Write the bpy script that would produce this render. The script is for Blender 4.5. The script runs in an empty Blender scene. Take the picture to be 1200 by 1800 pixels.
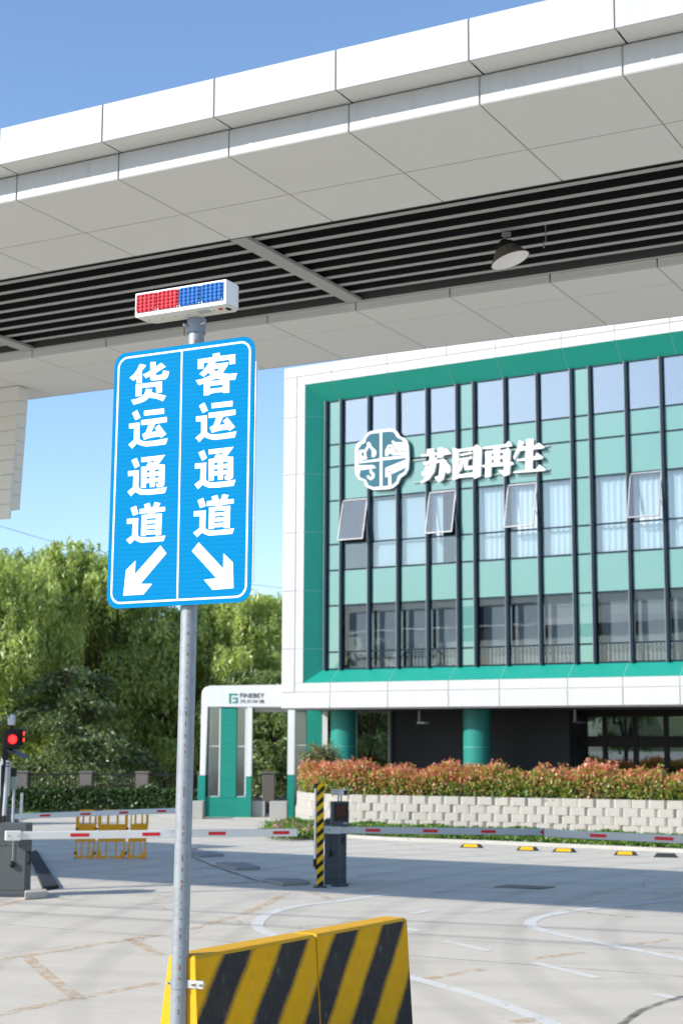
import bpy, bmesh, math, random
import numpy as np
from mathutils import Vector, Matrix
from mathutils.geometry import tessellate_polygon

random.seed(7); rng = np.random.default_rng(7)
SC = bpy.context.scene
COL = SC.collection

# ------------------------------------------------------------------ camera
EYE = Vector((0, 0, 2.2))
FPX, PITCH, ROLL = 2690.4, .147827, .003796
RM = (Matrix(((1, 0, 0), (0, math.cos(PITCH), -math.sin(PITCH)), (0, math.sin(PITCH), math.cos(PITCH))))
      @ Matrix(((math.cos(ROLL), 0, -math.sin(ROLL)), (0, 1, 0), (math.sin(ROLL), 0, math.cos(ROLL)))))
cam_d = bpy.data.cameras.new('camera'); cam = bpy.data.objects.new('camera', cam_d); COL.objects.link(cam)
cx, cy, cz = RM.col[0], RM.col[2], -RM.col[1]
cam.matrix_world = Matrix(((cx[0], cy[0], cz[0], EYE[0]), (cx[1], cy[1], cz[1], EYE[1]), (cx[2], cy[2], cz[2], EYE[2]), (0, 0, 0, 1)))
cam_d.sensor_fit = 'VERTICAL'; cam_d.sensor_height = 36; cam_d.sensor_width = 24
cam_d.lens = 36 * FPX / 1800
cam_d.clip_end = 3000; cam_d.clip_start = .1
cam_d.dof.use_dof = True; cam_d.dof.focus_distance = 9.5; cam_d.dof.aperture_fstop = 3.6
SC.camera = cam

# ------------------------------------------------------------------ world, sun, exposure
SUN_HEAD, SUN_EL = 65.0, 28.2          # compass heading the light travels towards, elevation
w = bpy.data.worlds.new('World'); SC.world = w; w.use_nodes = True
nt = w.node_tree; nt.nodes.clear()
sky = nt.nodes.new('ShaderNodeTexSky'); sky.sky_type = 'NISHITA'; sky.sun_disc = False
sky.sun_elevation = math.radians(SUN_EL); sky.sun_rotation = math.radians(SUN_HEAD + 180)
sky.air_density = 1.0; sky.dust_density = .6; sky.ozone_density = 3.6; sky.altitude = 50
bgn = nt.nodes.new('ShaderNodeBackground'); bgn.inputs[1].default_value = .15
out = nt.nodes.new('ShaderNodeOutputWorld')
nt.links.new(sky.outputs[0], bgn.inputs[0]); nt.links.new(bgn.outputs[0], out.inputs[0])
sd = bpy.data.lights.new('sun', 'SUN'); sd.energy = 3.7; sd.angle = math.radians(.5); sd.color = (1, .955, .88)
sun = bpy.data.objects.new('sun', sd); COL.objects.link(sun)
hd, el = math.radians(SUN_HEAD), math.radians(SUN_EL)
SDIR = Vector((math.sin(hd) * math.cos(el), math.cos(hd) * math.cos(el), -math.sin(el)))
sun.rotation_euler = SDIR.to_track_quat('-Z', 'Y').to_euler()
SC.view_settings.view_transform = 'Standard'; SC.view_settings.look = 'None'
SC.view_settings.exposure = .68; SC.view_settings.gamma = 1; SC.view_settings.use_curve_mapping = False
SC.render.engine = 'CYCLES'
SC.cycles.max_bounces = 8; SC.cycles.transparent_max_bounces = 12; SC.cycles.use_denoising = True
SC.cycles.sample_clamp_indirect = 6

# ------------------------------------------------------------------ geometry of the place
def ray(x, y):
    return RM @ Vector(((x - 600) / FPX, 1, (900 - y) / FPX))
def at_z(x, y, z=0.0):
    d = ray(x, y); return EYE + d * ((z - EYE.z) / d.z)
def at_d(x, y, D):
    d = ray(x, y); return EYE + d * (D / d.y)
def on(x, y, P, n):
    d = ray(x, y); return EYE + d * ((P - EYE).dot(n) / d.dot(n))

class Fr:
    """local frame: a along X, b along Y, c along Z"""
    def __init__(s, O, X, Y, Z=Vector((0, 0, 1))):
        s.O, s.X, s.Y, s.Z = Vector(O), Vector(X), Vector(Y), Vector(Z)
    def __call__(s, a, b, c): return s.O + s.X * a + s.Y * b + s.Z * c
WORLD = Fr((0, 0, 0), (1, 0, 0), (0, 1, 0))
YA, YB = 1.0784, 1.00723
CM = 1.182                                # the canopy is laid out in modules of 1.182 m (a along it, to the left-far; b across)
FC = Fr((0, 0, -.40), Vector((-math.sin(YA), math.cos(YA), 0)) * CM, Vector((math.cos(YA), math.sin(YA), 0)) * CM, Vector((0, 0, CM)))
def cz_(z): return -.40 + z * CM
FB = Fr((0, 0, 0), (-math.sin(YB), math.cos(YB), 0), (math.cos(YB), math.sin(YB), 0))   # building: a to the left-far, b inward

ORG = {}
def root(name, loc, label, cat, group=None):
    o = bpy.data.objects.new(name, None); COL.objects.link(o); o.location = loc
    o.empty_display_size = .2
    o['label'] = label; o['category'] = cat
    if group: o['group'] = group
    ORG[o.name] = Vector(loc); return o
def tag(o, label, cat, group=None):
    o['label'] = label; o['category'] = cat
    if group: o['group'] = group
    return o
def finish(name, me, mat, parent=None, bevel=0, smooth=False, kind=None, segs=2):
    me.name = name
    if mat: me.materials.append(mat)
    o = bpy.data.objects.new(name, me); COL.objects.link(o)
    if parent is not None:
        o.parent = parent; ORG[o.name] = ORG[parent.name]
    else:
        ORG[o.name] = Vector((0, 0, 0))
    if smooth:
        me.polygons.foreach_set('use_smooth', [True] * len(me.polygons))
    if bevel:
        m = o.modifiers.new('bevel', 'BEVEL'); m.width = bevel; m.segments = segs; m.limit_method = 'ANGLE'; m.angle_limit = .6
    if kind: o['kind'] = kind
    return o

class G:
    def __init__(s): s.v, s.f = [], []
    def add(s, vs, fs):
        n = len(s.v); s.v += [Vector(p) for p in vs]; s.f += [tuple(i + n for i in f) for f in fs]; return s
    def box(s, fr, a0, a1, b0, b1, c0, c1):
        a0, a1 = sorted((a0, a1)); b0, b1 = sorted((b0, b1)); c0, c1 = sorted((c0, c1))
        p = [fr(a, b, c) for c in (c0, c1) for b in (b0, b1) for a in (a0, a1)]
        return s.add(p, [(0, 2, 3, 1), (4, 5, 7, 6), (0, 1, 5, 4), (2, 6, 7, 3), (0, 4, 6, 2), (1, 3, 7, 5)])
    def hexa(s, p):   # 4 bottom, 4 top, same order
        return s.add(p, [(3, 2, 1, 0), (4, 5, 6, 7), (0, 1, 5, 4), (1, 2, 6, 5), (2, 3, 7, 6), (3, 0, 4, 7)])
    def prism(s, lo, hi):
        n = len(lo)
        fs = [tuple(reversed(range(n))), tuple(range(n, 2 * n))] + [(i, (i + 1) % n, n + (i + 1) % n, n + i) for i in range(n)]
        return s.add(list(lo) + list(hi), fs)
    def cyl(s, p0, p1, r0, r1=None, n=16, caps=True):
        p0, p1 = Vector(p0), Vector(p1); r1 = r0 if r1 is None else r1
        d = (p1 - p0).normalized(); u = d.orthogonal().normalized(); v = d.cross(u)
        vs = [p0 + (u * math.cos(t) + v * math.sin(t)) * r0 for t in [2 * math.pi * i / n for i in range(n)]]
        vs += [p1 + (u * math.cos(t) + v * math.sin(t)) * r1 for t in [2 * math.pi * i / n for i in range(n)]]
        fs = [(i, (i + 1) % n, n + (i + 1) % n, n + i) for i in range(n)]
        if caps: fs += [tuple(reversed(range(n))), tuple(range(n, 2 * n))]
        return s.add(vs, fs)
    def lathe(s, O, d, prof, n=24):
        d = Vector(d).normalized(); u = d.orthogonal().normalized(); v = d.cross(u); vs = []
        for (h, r) in prof:
            vs += [Vector(O) + d * h + (u * math.cos(2 * math.pi * i / n) + v * math.sin(2 * math.pi * i / n)) * r for i in range(n)]
        fs = [(k * n + i, k * n + (i + 1) % n, (k + 1) * n + (i + 1) % n, (k + 1) * n + i) for k in range(len(prof) - 1) for i in range(n)]
        return s.add(vs, fs)
    def tube(s, pts, r, n=8):
        for a, b in zip(pts[:-1], pts[1:]): s.cyl(a, b, r, n=n)
        return s
    def poly(s, fr, loops, c0, c1):
        """2D outline (with holes) in the frame's a,b plane extruded c0..c1 (c1 is the front)"""
        flat = [p for lp in loops for p in lp]
        tri = tessellate_polygon([[Vector((p[0], p[1], 0)) for p in lp] for lp in loops])
        n = len(flat); vs = [fr(p[0], p[1], c1) for p in flat] + [fr(p[0], p[1], c0) for p in flat]
        fs = [tuple(t) for t in tri] + [tuple(n + i for i in reversed(t)) for t in tri]
        k = 0
        for lp in loops:
            m = len(lp); fs += [(k + i, k + (i + 1) % m, n + k + (i + 1) % m, n + k + i) for i in range(m)]; k += m
        return s.add(vs, fs)
    def build(s, name, mat, parent=None, bevel=0, smooth=False, kind=None, uv=None, segs=2):
        off = ORG[parent.name] if parent is not None else Vector((0, 0, 0))
        me = bpy.data.meshes.new(name)
        me.from_pydata([tuple(p - off) for p in s.v], [], s.f); me.update()
        bm = bmesh.new(); bm.from_mesh(me); bmesh.ops.recalc_face_normals(bm, faces=bm.faces); bm.to_mesh(me); bm.free()
        if uv:
            l = me.uv_layers.new(name='UVMap')
            for lp in me.loops:
                l.data[lp.index].uv = uv(me.vertices[lp.vertex_index].co + off)
        return finish(name, me, mat, parent, bevel, smooth, kind, segs)

# ------------------------------------------------------------------ materials
def newmat(name):
    m = bpy.data.materials.new(name); m.use_nodes = True; n = m.node_tree; n.nodes.clear()
    o = n.nodes.new('ShaderNodeOutputMaterial'); return m, n, o
def N(nt, t, **k):
    n = nt.nodes.new(t)
    for a, b in k.items(): setattr(n, a, b)
    return n
def noise(nt, scale, detail=4, vec=None, rough=.6):
    t = N(nt, 'ShaderNodeTexNoise'); t.inputs['Scale'].default_value = scale; t.inputs['Detail'].default_value = detail; t.inputs['Roughness'].default_value = rough
    if vec is not None: nt.links.new(vec, t.inputs['Vector'])
    return t.outputs['Fac']
def ramp(nt, fac, stops, interp='LINEAR'):
    r = N(nt, 'ShaderNodeValToRGB'); r.color_ramp.interpolation = interp
    e = r.color_ramp.elements
    while len(e) < len(stops): e.new(.5)
    for i, (p, c) in enumerate(stops):
        e[i].position = p; e[i].color = c if len(c) == 4 else (*c, 1)
    nt.links.new(fac, r.inputs[0]); return r.outputs[0]
def mixc(nt, fac, a, b, blend='MIX'):
    m = N(nt, 'ShaderNodeMix', data_type='RGBA', blend_type=blend)
    for s, v in ((0, fac), (6, a), (7, b)):
        if hasattr(v, 'is_output'): nt.links.new(v, m.inputs[s])
        elif s == 0: m.inputs[0].default_value = v
        else: m.inputs[s].default_value = (*v[:3], 1)
    return m.outputs[2]
def mth(nt, op, a, b=None, c=None):
    m = N(nt, 'ShaderNodeMath', operation=op)
    for i, v in enumerate((a, b, c)):
        if v is None: continue
        if hasattr(v, 'is_output'): nt.links.new(v, m.inputs[i])
        else: m.inputs[i].default_value = v
    return m.outputs[0]
def coords(nt, mode='Object', scale=None):
    c = N(nt, 'ShaderNodeTexCoord').outputs[mode]
    if scale:
        mp = N(nt, 'ShaderNodeMapping'); mp.inputs['Scale'].default_value = scale; nt.links.new(c, mp.inputs[0]); c = mp.outputs[0]
    return c
def surf(name, col, rough=.5, metal=0, var=.08, vs=3.0, streak=0, bump=0, bs=40, spec=.3, coat=0, emit=None, estr=0):
    m, n, o = newmat(name)
    p = N(n, 'ShaderNodeBsdfPrincipled'); n.links.new(p.outputs[0], o.inputs[0])
    co = coords(n)
    f = noise(n, vs, 5, co)
    d = tuple(c * (1 - var) for c in col); l = tuple(min(1, c * (1 + var * .6)) for c in col)
    c = mixc(n, f, d, l)
    if streak:
        f2 = noise(n, 1, 6, coords(n, scale=(9, 9, .5)), .7)
        c = mixc(n, ramp(n, f2, [(.5, (0, 0, 0)), (.85, (streak,) * 3)]), c, tuple(x * .45 for x in col))
    n.links.new(c, p.inputs['Base Color'])
    p.inputs['Metallic'].default_value = metal; p.inputs['Specular IOR Level'].default_value = spec
    r = N(n, 'ShaderNodeMapRange'); r.inputs[3].default_value = max(0, rough - .08); r.inputs[4].default_value = min(1, rough + .08)
    n.links.new(noise(n, vs * 4, 3, co), r.inputs[0]); n.links.new(r.outputs[0], p.inputs['Roughness'])
    if coat: p.inputs['Coat Weight'].default_value = coat; p.inputs['Coat Roughness'].default_value = .05
    if bump:
        b = N(n, 'ShaderNodeBump'); b.inputs['Strength'].default_value = bump; b.inputs['Distance'].default_value = .01
        n.links.new(noise(n, bs, 6, co), b.inputs['Height']); n.links.new(b.outputs[0], p.inputs['Normal'])
    if emit:
        p.inputs['Emission Color'].default_value = (*emit, 1); p.inputs['Emission Strength'].default_value = estr
    return m
def leafmat(name, stops, trans=.35, zr=None):
    m, n, o = newmat(name)
    g = N(n, 'ShaderNodeNewGeometry'); f = g.outputs['Random Per Island']
    big = noise(n, .45, 2, g.outputs['Position'])
    f = mth(n, 'ADD', mth(n, 'MULTIPLY', f, .75), mth(n, 'MULTIPLY', mth(n, 'SUBTRACT', big, .35), .8))
    oi = N(n, 'ShaderNodeObjectInfo').outputs['Random']
    f = mth(n, 'ADD', f, mth(n, 'MULTIPLY', mth(n, 'SUBTRACT', oi, .5), .26 if zr is None else 0))
    if zr:
        sx = N(n, 'ShaderNodeSeparateXYZ'); n.links.new(g.outputs['Position'], sx.inputs[0])
        zz = N(n, 'ShaderNodeMapRange'); zz.inputs[1].default_value = zr[0]; zz.inputs[2].default_value = zr[1]; n.links.new(sx.outputs[2], zz.inputs[0])
        f = mth(n, 'ADD', mth(n, 'MULTIPLY', f, .6), mth(n, 'MULTIPLY', zz.outputs[0], .42))
    c = ramp(n, f, stops)
    a = N(n, 'ShaderNodeBsdfDiffuse'); t = N(n, 'ShaderNodeBsdfTranslucent'); gl = N(n, 'ShaderNodeBsdfGlossy'); gl.inputs['Roughness'].default_value = .45
    n.links.new(c, a.inputs[0])
    n.links.new(mixc(n, 1.0, c, (1.15, 1.25, .5), 'MULTIPLY'), t.inputs[0])
    mx = N(n, 'ShaderNodeMixShader'); mx.inputs[0].default_value = trans; n.links.new(a.outputs[0], mx.inputs[1]); n.links.new(t.outputs[0], mx.inputs[2])
    m2 = N(n, 'ShaderNodeMixShader'); m2.inputs[0].default_value = .06; n.links.new(mx.outputs[0], m2.inputs[1]); n.links.new(gl.outputs[0], m2.inputs[2])
    n.links.new(m2.outputs[0], o.inputs[0]); return m
def glassmat(name, refl=.35, tint=(.7, .78, .8), rough=.01, wob=.0, fm=.8):
    m, n, o = newmat(name)
    g = N(n, 'ShaderNodeBsdfGlossy'); g.inputs['Roughness'].default_value = rough; g.inputs[0].default_value = (.84, .93, .99, 1)
    t = N(n, 'ShaderNodeBsdfTransparent'); t.inputs[0].default_value = (*tint, 1)
    fr = N(n, 'ShaderNodeFresnel'); fr.inputs[0].default_value = 1.45
    f = mth(n, 'ADD', mth(n, 'MULTIPLY', fr.outputs[0], fm), refl)
    if wob:
        b = N(n, 'ShaderNodeBump'); b.inputs['Strength'].default_value = wob; b.inputs['Distance'].default_value = .02
        n.links.new(noise(n, 1.1, 1, coords(n)), b.inputs['Height']); n.links.new(b.outputs[0], g.inputs['Normal'])
    mx = N(n, 'ShaderNodeMixShader'); n.links.new(f, mx.inputs[0]); n.links.new(t.outputs[0], mx.inputs[1]); n.links.new(g.outputs[0], mx.inputs[2])
    n.links.new(mx.outputs[0], o.inputs[0]); return m

M = {}
M['white'] = surf('white_aluminium_panel', (.48, .485, .49), .45, var=.04, streak=.2, spec=.35)
M['fascia'] = surf('white_fascia_panel', (.43, .44, .44), .5, var=.05, streak=.34, spec=.3)
M['soffit'] = surf('soffit_panel', (.68, .67, .625), .5, var=.03, vs=1.2, spec=.3)
M['joint'] = surf('dark_joint', (.36, .34, .30), .8)
M['joint_light'] = surf('grey_joint', (.42, .42, .40), .8)
M['black'] = surf('matt_black', (.012, .012, .013), .6)
M['ceiling'] = surf('dark_ceiling_and_slat_shade', (.012, .012, .013), .7)
M['slat'] = surf('grey_ceiling_slat', (.36, .36, .335), .5, var=.05, vs=2)
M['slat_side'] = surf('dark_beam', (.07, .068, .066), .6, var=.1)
M['teal'] = surf('teal_panel', (.010, .25, .19), .42, var=.06, spec=.4)
M['teal_line'] = surf('pale_joint', (.25, .55, .48), .6)
M['tealcol'] = surf('teal_column_paint', (.02, .23, .19), .4, var=.08, streak=.1)
M['mullion'] = surf('dark_blue_grey_aluminium', (.012, .026, .040), .5, var=.1, spec=.08)
M['mullion_edge'] = surf('grey_aluminium', (.2, .21, .23), .35, var=.1)
M['charcoal'] = surf('charcoal_wall', (.024, .026, .030), .6, var=.08)
M['grey'] = surf('grey_interior', (.10, .12, .14), .8)
M['pane_haze'] = surf('grey_pane_haze', (.38, .40, .41), .9, var=.25, vs=1.2)  # grey that stands in for haze on the lowest window rows
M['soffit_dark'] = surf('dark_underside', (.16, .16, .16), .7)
M['curtain'] = surf('white_curtain', (.82, .83, .85), .9, var=.04)
M['blind'] = surf('pale_blind', (.62, .66, .68), .9, var=.03)
M['glass'] = glassmat('window_glass', .05, (.78, .84, .86), .012, .035)
M['glass_top'] = glassmat('top_window_glass', .22, (.6, .66, .70), .012, .035)
M['glass_low'] = glassmat('lower_window_glass', .02, (.72, .76, .78), .02, .05, .35)
M['glass_clear'] = glassmat('clear_glass', .10, (.75, .82, .80))
def spandrel():
    m, n, o = newmat('mint_spandrel_glass')
    p = N(n, 'ShaderNodeBsdfPrincipled'); p.inputs['Roughness'].default_value = .25
    n.links.new(mixc(n, noise(n, .7, 3, coords(n)), (.05, .195, .175), (.07, .225, .20)), p.inputs['Base Color'])
    g = N(n, 'ShaderNodeBsdfGlossy'); g.inputs['Roughness'].default_value = .012; g.inputs[0].default_value = (.95, .97, 1, 1)
    mx = N(n, 'ShaderNodeMixShader'); mx.inputs[0].default_value = .06
    n.links.new(p.outputs[0], mx.inputs[1]); n.links.new(g.outputs[0], mx.inputs[2]); n.links.new(mx.outputs[0], o.inputs[0]); return m
M['spandrel'] = spandrel()
M['lettering'] = surf('white_lettering', (.78, .78, .78), .6, var=.02, spec=.1)
M['emblem_blue'] = surf('slate_blue_inlay', (.04, .125, .165), .6, var=.25, vs=.8, spec=.1)
M['steel'] = surf('galvanised_steel', (.30, .325, .345), .5, metal=.35, var=.35, vs=16, bump=.15, bs=60, streak=.35)
M['steel_bright'] = surf('bright_steel', (.62, .63, .64), .3, metal=.8, var=.15, vs=20)
M['bolt'] = surf('zinc_plated_bolt', (.55, .50, .36), .3, metal=.8)
M['rust'] = surf('rust', (.30, .09, .03), .85, var=.3, vs=30)
M['clampgrey'] = surf('grey_painted_clamp', (.22, .27, .33), .4, var=.08)
M['lightbar'] = surf('white_lamp_housing', (.82, .83, .83), .35, var=.03)
M['lightbar_low'] = surf('cream_housing_base', (.70, .67, .58), .5, var=.05)
M['red_lens'] = surf('red_lens', (.55, .015, .025), .15, var=.3, vs=60, coat=.35)
M['blue_lens'] = surf('blue_lens', (.0, .12, .42), .15, var=.3, vs=60, coat=.35)
def signblue():
    m, n, o = newmat('retroreflective_blue')
    p = N(n, 'ShaderNodeBsdfPrincipled'); p.inputs['Roughness'].default_value = .7; p.inputs['Specular IOR Level'].default_value = .03
    co = coords(n)
    wv = N(n, 'ShaderNodeTexWave', wave_type='BANDS', bands_direction='Z'); wv.inputs['Scale'].default_value = 11; wv.inputs['Distortion'].default_value = 2.5; wv.inputs['Detail'].default_value = 2
    n.links.new(co, wv.inputs[0])
    vo = N(n, 'ShaderNodeTexVoronoi'); vo.inputs['Scale'].default_value = 160; n.links.new(co, vo.inputs[0])
    c = mixc(n, wv.outputs['Fac'], (0.0, .175, .38), (.0, .205, .45))
    c = mixc(n, mth(n, 'MULTIPLY', vo.outputs['Distance'], .45), c, (.0, .13, .34))
    c = mixc(n, mth(n, 'MULTIPLY', noise(n, 1.6, 4, co), .30), c, (.015, .21, .42))
    n.links.new(c, p.inputs['Base Color']); n.links.new(p.outputs[0], o.inputs[0]); return m
M['signblue'] = signblue()
M['signwhite'] = surf('retroreflective_white', (.86, .86, .86), .6, var=.02, vs=50, spec=.1)
M['orange_plastic'] = surf('orange_yellow_plastic', (.80, .36, .006), .45, var=.12)
M['arm_white'] = surf('white_boom', (.72, .72, .70), .4, var=.04)
M['arm_grey'] = surf('silver_boom', (.45, .47, .50), .35, metal=.3, var=.05)
M['red'] = surf('red_reflector', (.62, .02, .03), .35, var=.08)
M['cab'] = surf('grey_cabinet', (.085, .095, .10), .45, var=.18, vs=5, streak=.3)
M['cab_dark'] = surf('slate_cabinet', (.055, .07, .09), .45, var=.1)
M['green_box'] = surf('dark_green_box', (.01, .15, .10), .5)
M['yellow'] = surf('yellow_paint', (.70, .40, .006), .5, var=.12, streak=.2)
M['rubber'] = surf('black_rubber', (.03, .032, .036), .8, var=.2)
M['ledred'] = surf('lit_red_signal_led', (.9, .02, .02), .3, emit=(1, .02, .02), estr=2.2)
M['screen'] = surf('dark_led_screen', (.006, .006, .007), .2)
M['screen_text'] = surf('dim_red_led_text', (.10, .006, .01), .4, emit=(.5, .01, .03), estr=.05)
M['bark'] = surf('bark', (.09, .065, .045), .9, var=.3, vs=8, bump=.6, bs=20)
M['pillar'] = surf('brown_grey_stone', (.17, .15, .14), .85, var=.15, vs=6, bump=.3, bs=30)
M['block'] = surf('split_face_concrete', (.43, .405, .36), .9, var=.16, vs=7, bump=.9, bs=22)
M['concrete'] = surf('plain_concrete', (.42, .41, .38), .9, var=.15, vs=4, bump=.3, bs=30)
M['kerb'] = surf('kerb_concrete', (.46, .44, .40), .9, var=.2, vs=4)
M['pad'] = surf('grey_concrete_pad', (.30, .30, .29), .9, var=.2, vs=4)
M['soil'] = surf('soil', (.06, .045, .03), .95, var=.3)
M['lamp_out'] = surf('olive_lamp_shade', (.16, .15, .12), .5)
M['lamp_in'] = surf('white_lamp_inner', (.82, .80, .78), .35)
M['willow'] = leafmat('willow_leaf', [(.0, (.09, .14, .04)), (.3, (.27, .36, .10)), (.6, (.46, .54, .15)), (1, (.66, .68, .26))], .45)
M['dark_leaf'] = leafmat('dark_leaf', [(.0, (.04, .07, .02)), (.5, (.17, .25, .075)), (1, (.36, .44, .16))], .38)
M['cedar'] = leafmat('cedar_needle', [(.0, (.02, .04, .018)), (.5, (.13, .19, .065)), (1, (.30, .36, .14))], .35)
M['hedge'] = leafmat('photinia_leaf', [(.10, (.04, .10, .015)), (.32, (.16, .28, .03)), (.46, (.42, .40, .06)), (.58, (.62, .19, .12)), (.8, (.72, .20, .16)), (1, (.80, .50, .38))], .3, (.9, 2.0))
M['cover'] = leafmat('ground_cover_leaf', [(.0, (.02, .06, .008)), (.4, (.09, .20, .02)), (1, (.26, .36, .05))], .3)
M['shrub'] = leafmat('olive_shrub_leaf', [(.0, (.05, .09, .03)), (.5, (.14, .19, .08)), (.8, (.22, .24, .10)), (1, (.30, .20, .12))], .3)
M['bloom'] = leafmat('pink_petal', [(.0, (.55, .10, .25)), (1, (.75, .25, .42))], .3)
M['boxhedge'] = leafmat('box_hedge_leaf', [(.0, (.010, .028, .006)), (.5, (.035, .08, .014)), (1, (.11, .19, .03))], .3)

def groundmat():
    m, n, o = newmat('concrete_paving')
    p = N(n, 'ShaderNodeBsdfPrincipled'); p.inputs['Roughness'].default_value = .85; p.inputs['Specular IOR Level'].default_value = .25
    n.links.new(p.outputs[0], o.inputs[0])
    co = coords(n)
    a = noise(n, .12, 6, co); b = noise(n, 1.3, 8, co, .7); c3 = noise(n, 9, 6, co, .7)
    c = mixc(n, a, (.51, .465, .395), (.61, .565, .49))
    c = mixc(n, ramp(n, b, [(.35, (0, 0, 0)), (.75, (.55,) * 3)]), c, (.62, .58, .51))
    c = mixc(n, ramp(n, c3, [(.55, (0, 0, 0)), (.8, (.4,) * 3)]), c, (.30, .29, .27))
    # brushed bands left by trowelling / traffic
    s = noise(n, 1, 6, coords(n, scale=(.3, 2.2, 1)), .65)
    c = mixc(n, ramp(n, s, [(.5, (0, 0, 0)), (.8, (.3,) * 3)]), c, (.36, .345, .315))
    # worn tyre arcs
    for (ox, oy, sc, dist, st) in ((16.0, 16.0, .30, 3.2, .30), (5.0, 48.0, .22, 4.0, .20)):
        mp = N(n, 'ShaderNodeMapping'); mp.inputs['Location'].default_value = (-ox, -oy, 0); n.links.new(co, mp.inputs[0])
        wv = N(n, 'ShaderNodeTexWave', wave_type='RINGS', rings_direction='Z'); wv.inputs['Scale'].default_value = sc; wv.inputs['Distortion'].default_value = dist
        wv.inputs['Detail'].default_value = 4; wv.inputs['Detail Scale'].default_value = .35; n.links.new(mp.outputs[0], wv.inputs[0])
        t = ramp(n, wv.outputs['Fac'], [(.74, (0, 0, 0)), (.97, (st,) * 3)])
        t2 = mth(n, 'MULTIPLY', t, noise(n, .25, 3, co))
        c = mixc(n, t2, c, (.17, .165, .155))
    st = noise(n, .55, 7, coords(n, scale=(1, .55, 1)), .6)
    c = mixc(n, ramp(n, st, [(.60, (0, 0, 0)), (.72, (.35,) * 3)]), c, (.27, .255, .23))
    vo = N(n, 'ShaderNodeTexVoronoi', feature='DISTANCE_TO_EDGE'); vo.inputs['Scale'].default_value = .16
    wp_v = N(n, 'ShaderNodeVectorMath', operation='ADD'); nn_ = N(n, 'ShaderNodeTexNoise'); nn_.inputs['Scale'].default_value = 1.2; nn_.inputs['Detail'].default_value = 6
    n.links.new(co, nn_.inputs['Vector']); n.links.new(co, wp_v.inputs[0]); n.links.new(nn_.outputs['Color'], wp_v.inputs[1]); n.links.new(wp_v.outputs[0], vo.inputs[0])
    c = mixc(n, ramp(n, vo.outputs['Distance'], [(.0, (.45,) * 3), (.0035, (0, 0, 0))]), c, (.16, .15, .14))
    sp_ = noise(n, 55, 4, co, .7)
    c = mixc(n, ramp(n, sp_, [(.68, (0, 0, 0)), (.74, (.5,) * 3)]), c, (.22, .20, .18))
    n.links.new(c, p.inputs['Base Color'])
    bp = N(n, 'ShaderNodeBump'); bp.inputs['Strength'].default_value = .25; bp.inputs['Distance'].default_value = .01
    n.links.new(noise(n, 25, 8, co, .75), bp.inputs['Height']); n.links.new(bp.outputs[0], p.inputs['Normal'])
    return m
M['ground'] = groundmat()
def paintmat(name, col, wear):
    m, n, o = newmat(name)
    d = N(n, 'ShaderNodeBsdfDiffuse'); d.inputs[0].default_value = (*col, 1); t = N(n, 'ShaderNodeBsdfTransparent')
    f = ramp(n, noise(n, 6, 8, coords(n), .75), [(wear - .12, (0, 0, 0)), (wear + .12, (1, 1, 1))])
    f = mth(n, 'MULTIPLY', f, .85)
    mx = N(n, 'ShaderNodeMixShader'); n.links.new(f, mx.inputs[0]); n.links.new(t.outputs[0], mx.inputs[1]); n.links.new(d.outputs[0], mx.inputs[2])
    n.links.new(mx.outputs[0], o.inputs[0]); return m
M['line_white'] = paintmat('white_road_paint', (.70, .70, .68), .34)
M['line_orange'] = paintmat('faded_orange_road_paint', (.62, .44, .26), .55)
M['crack'] = paintmat('dark_joint_sealant', (.15, .145, .135), .46)
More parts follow.
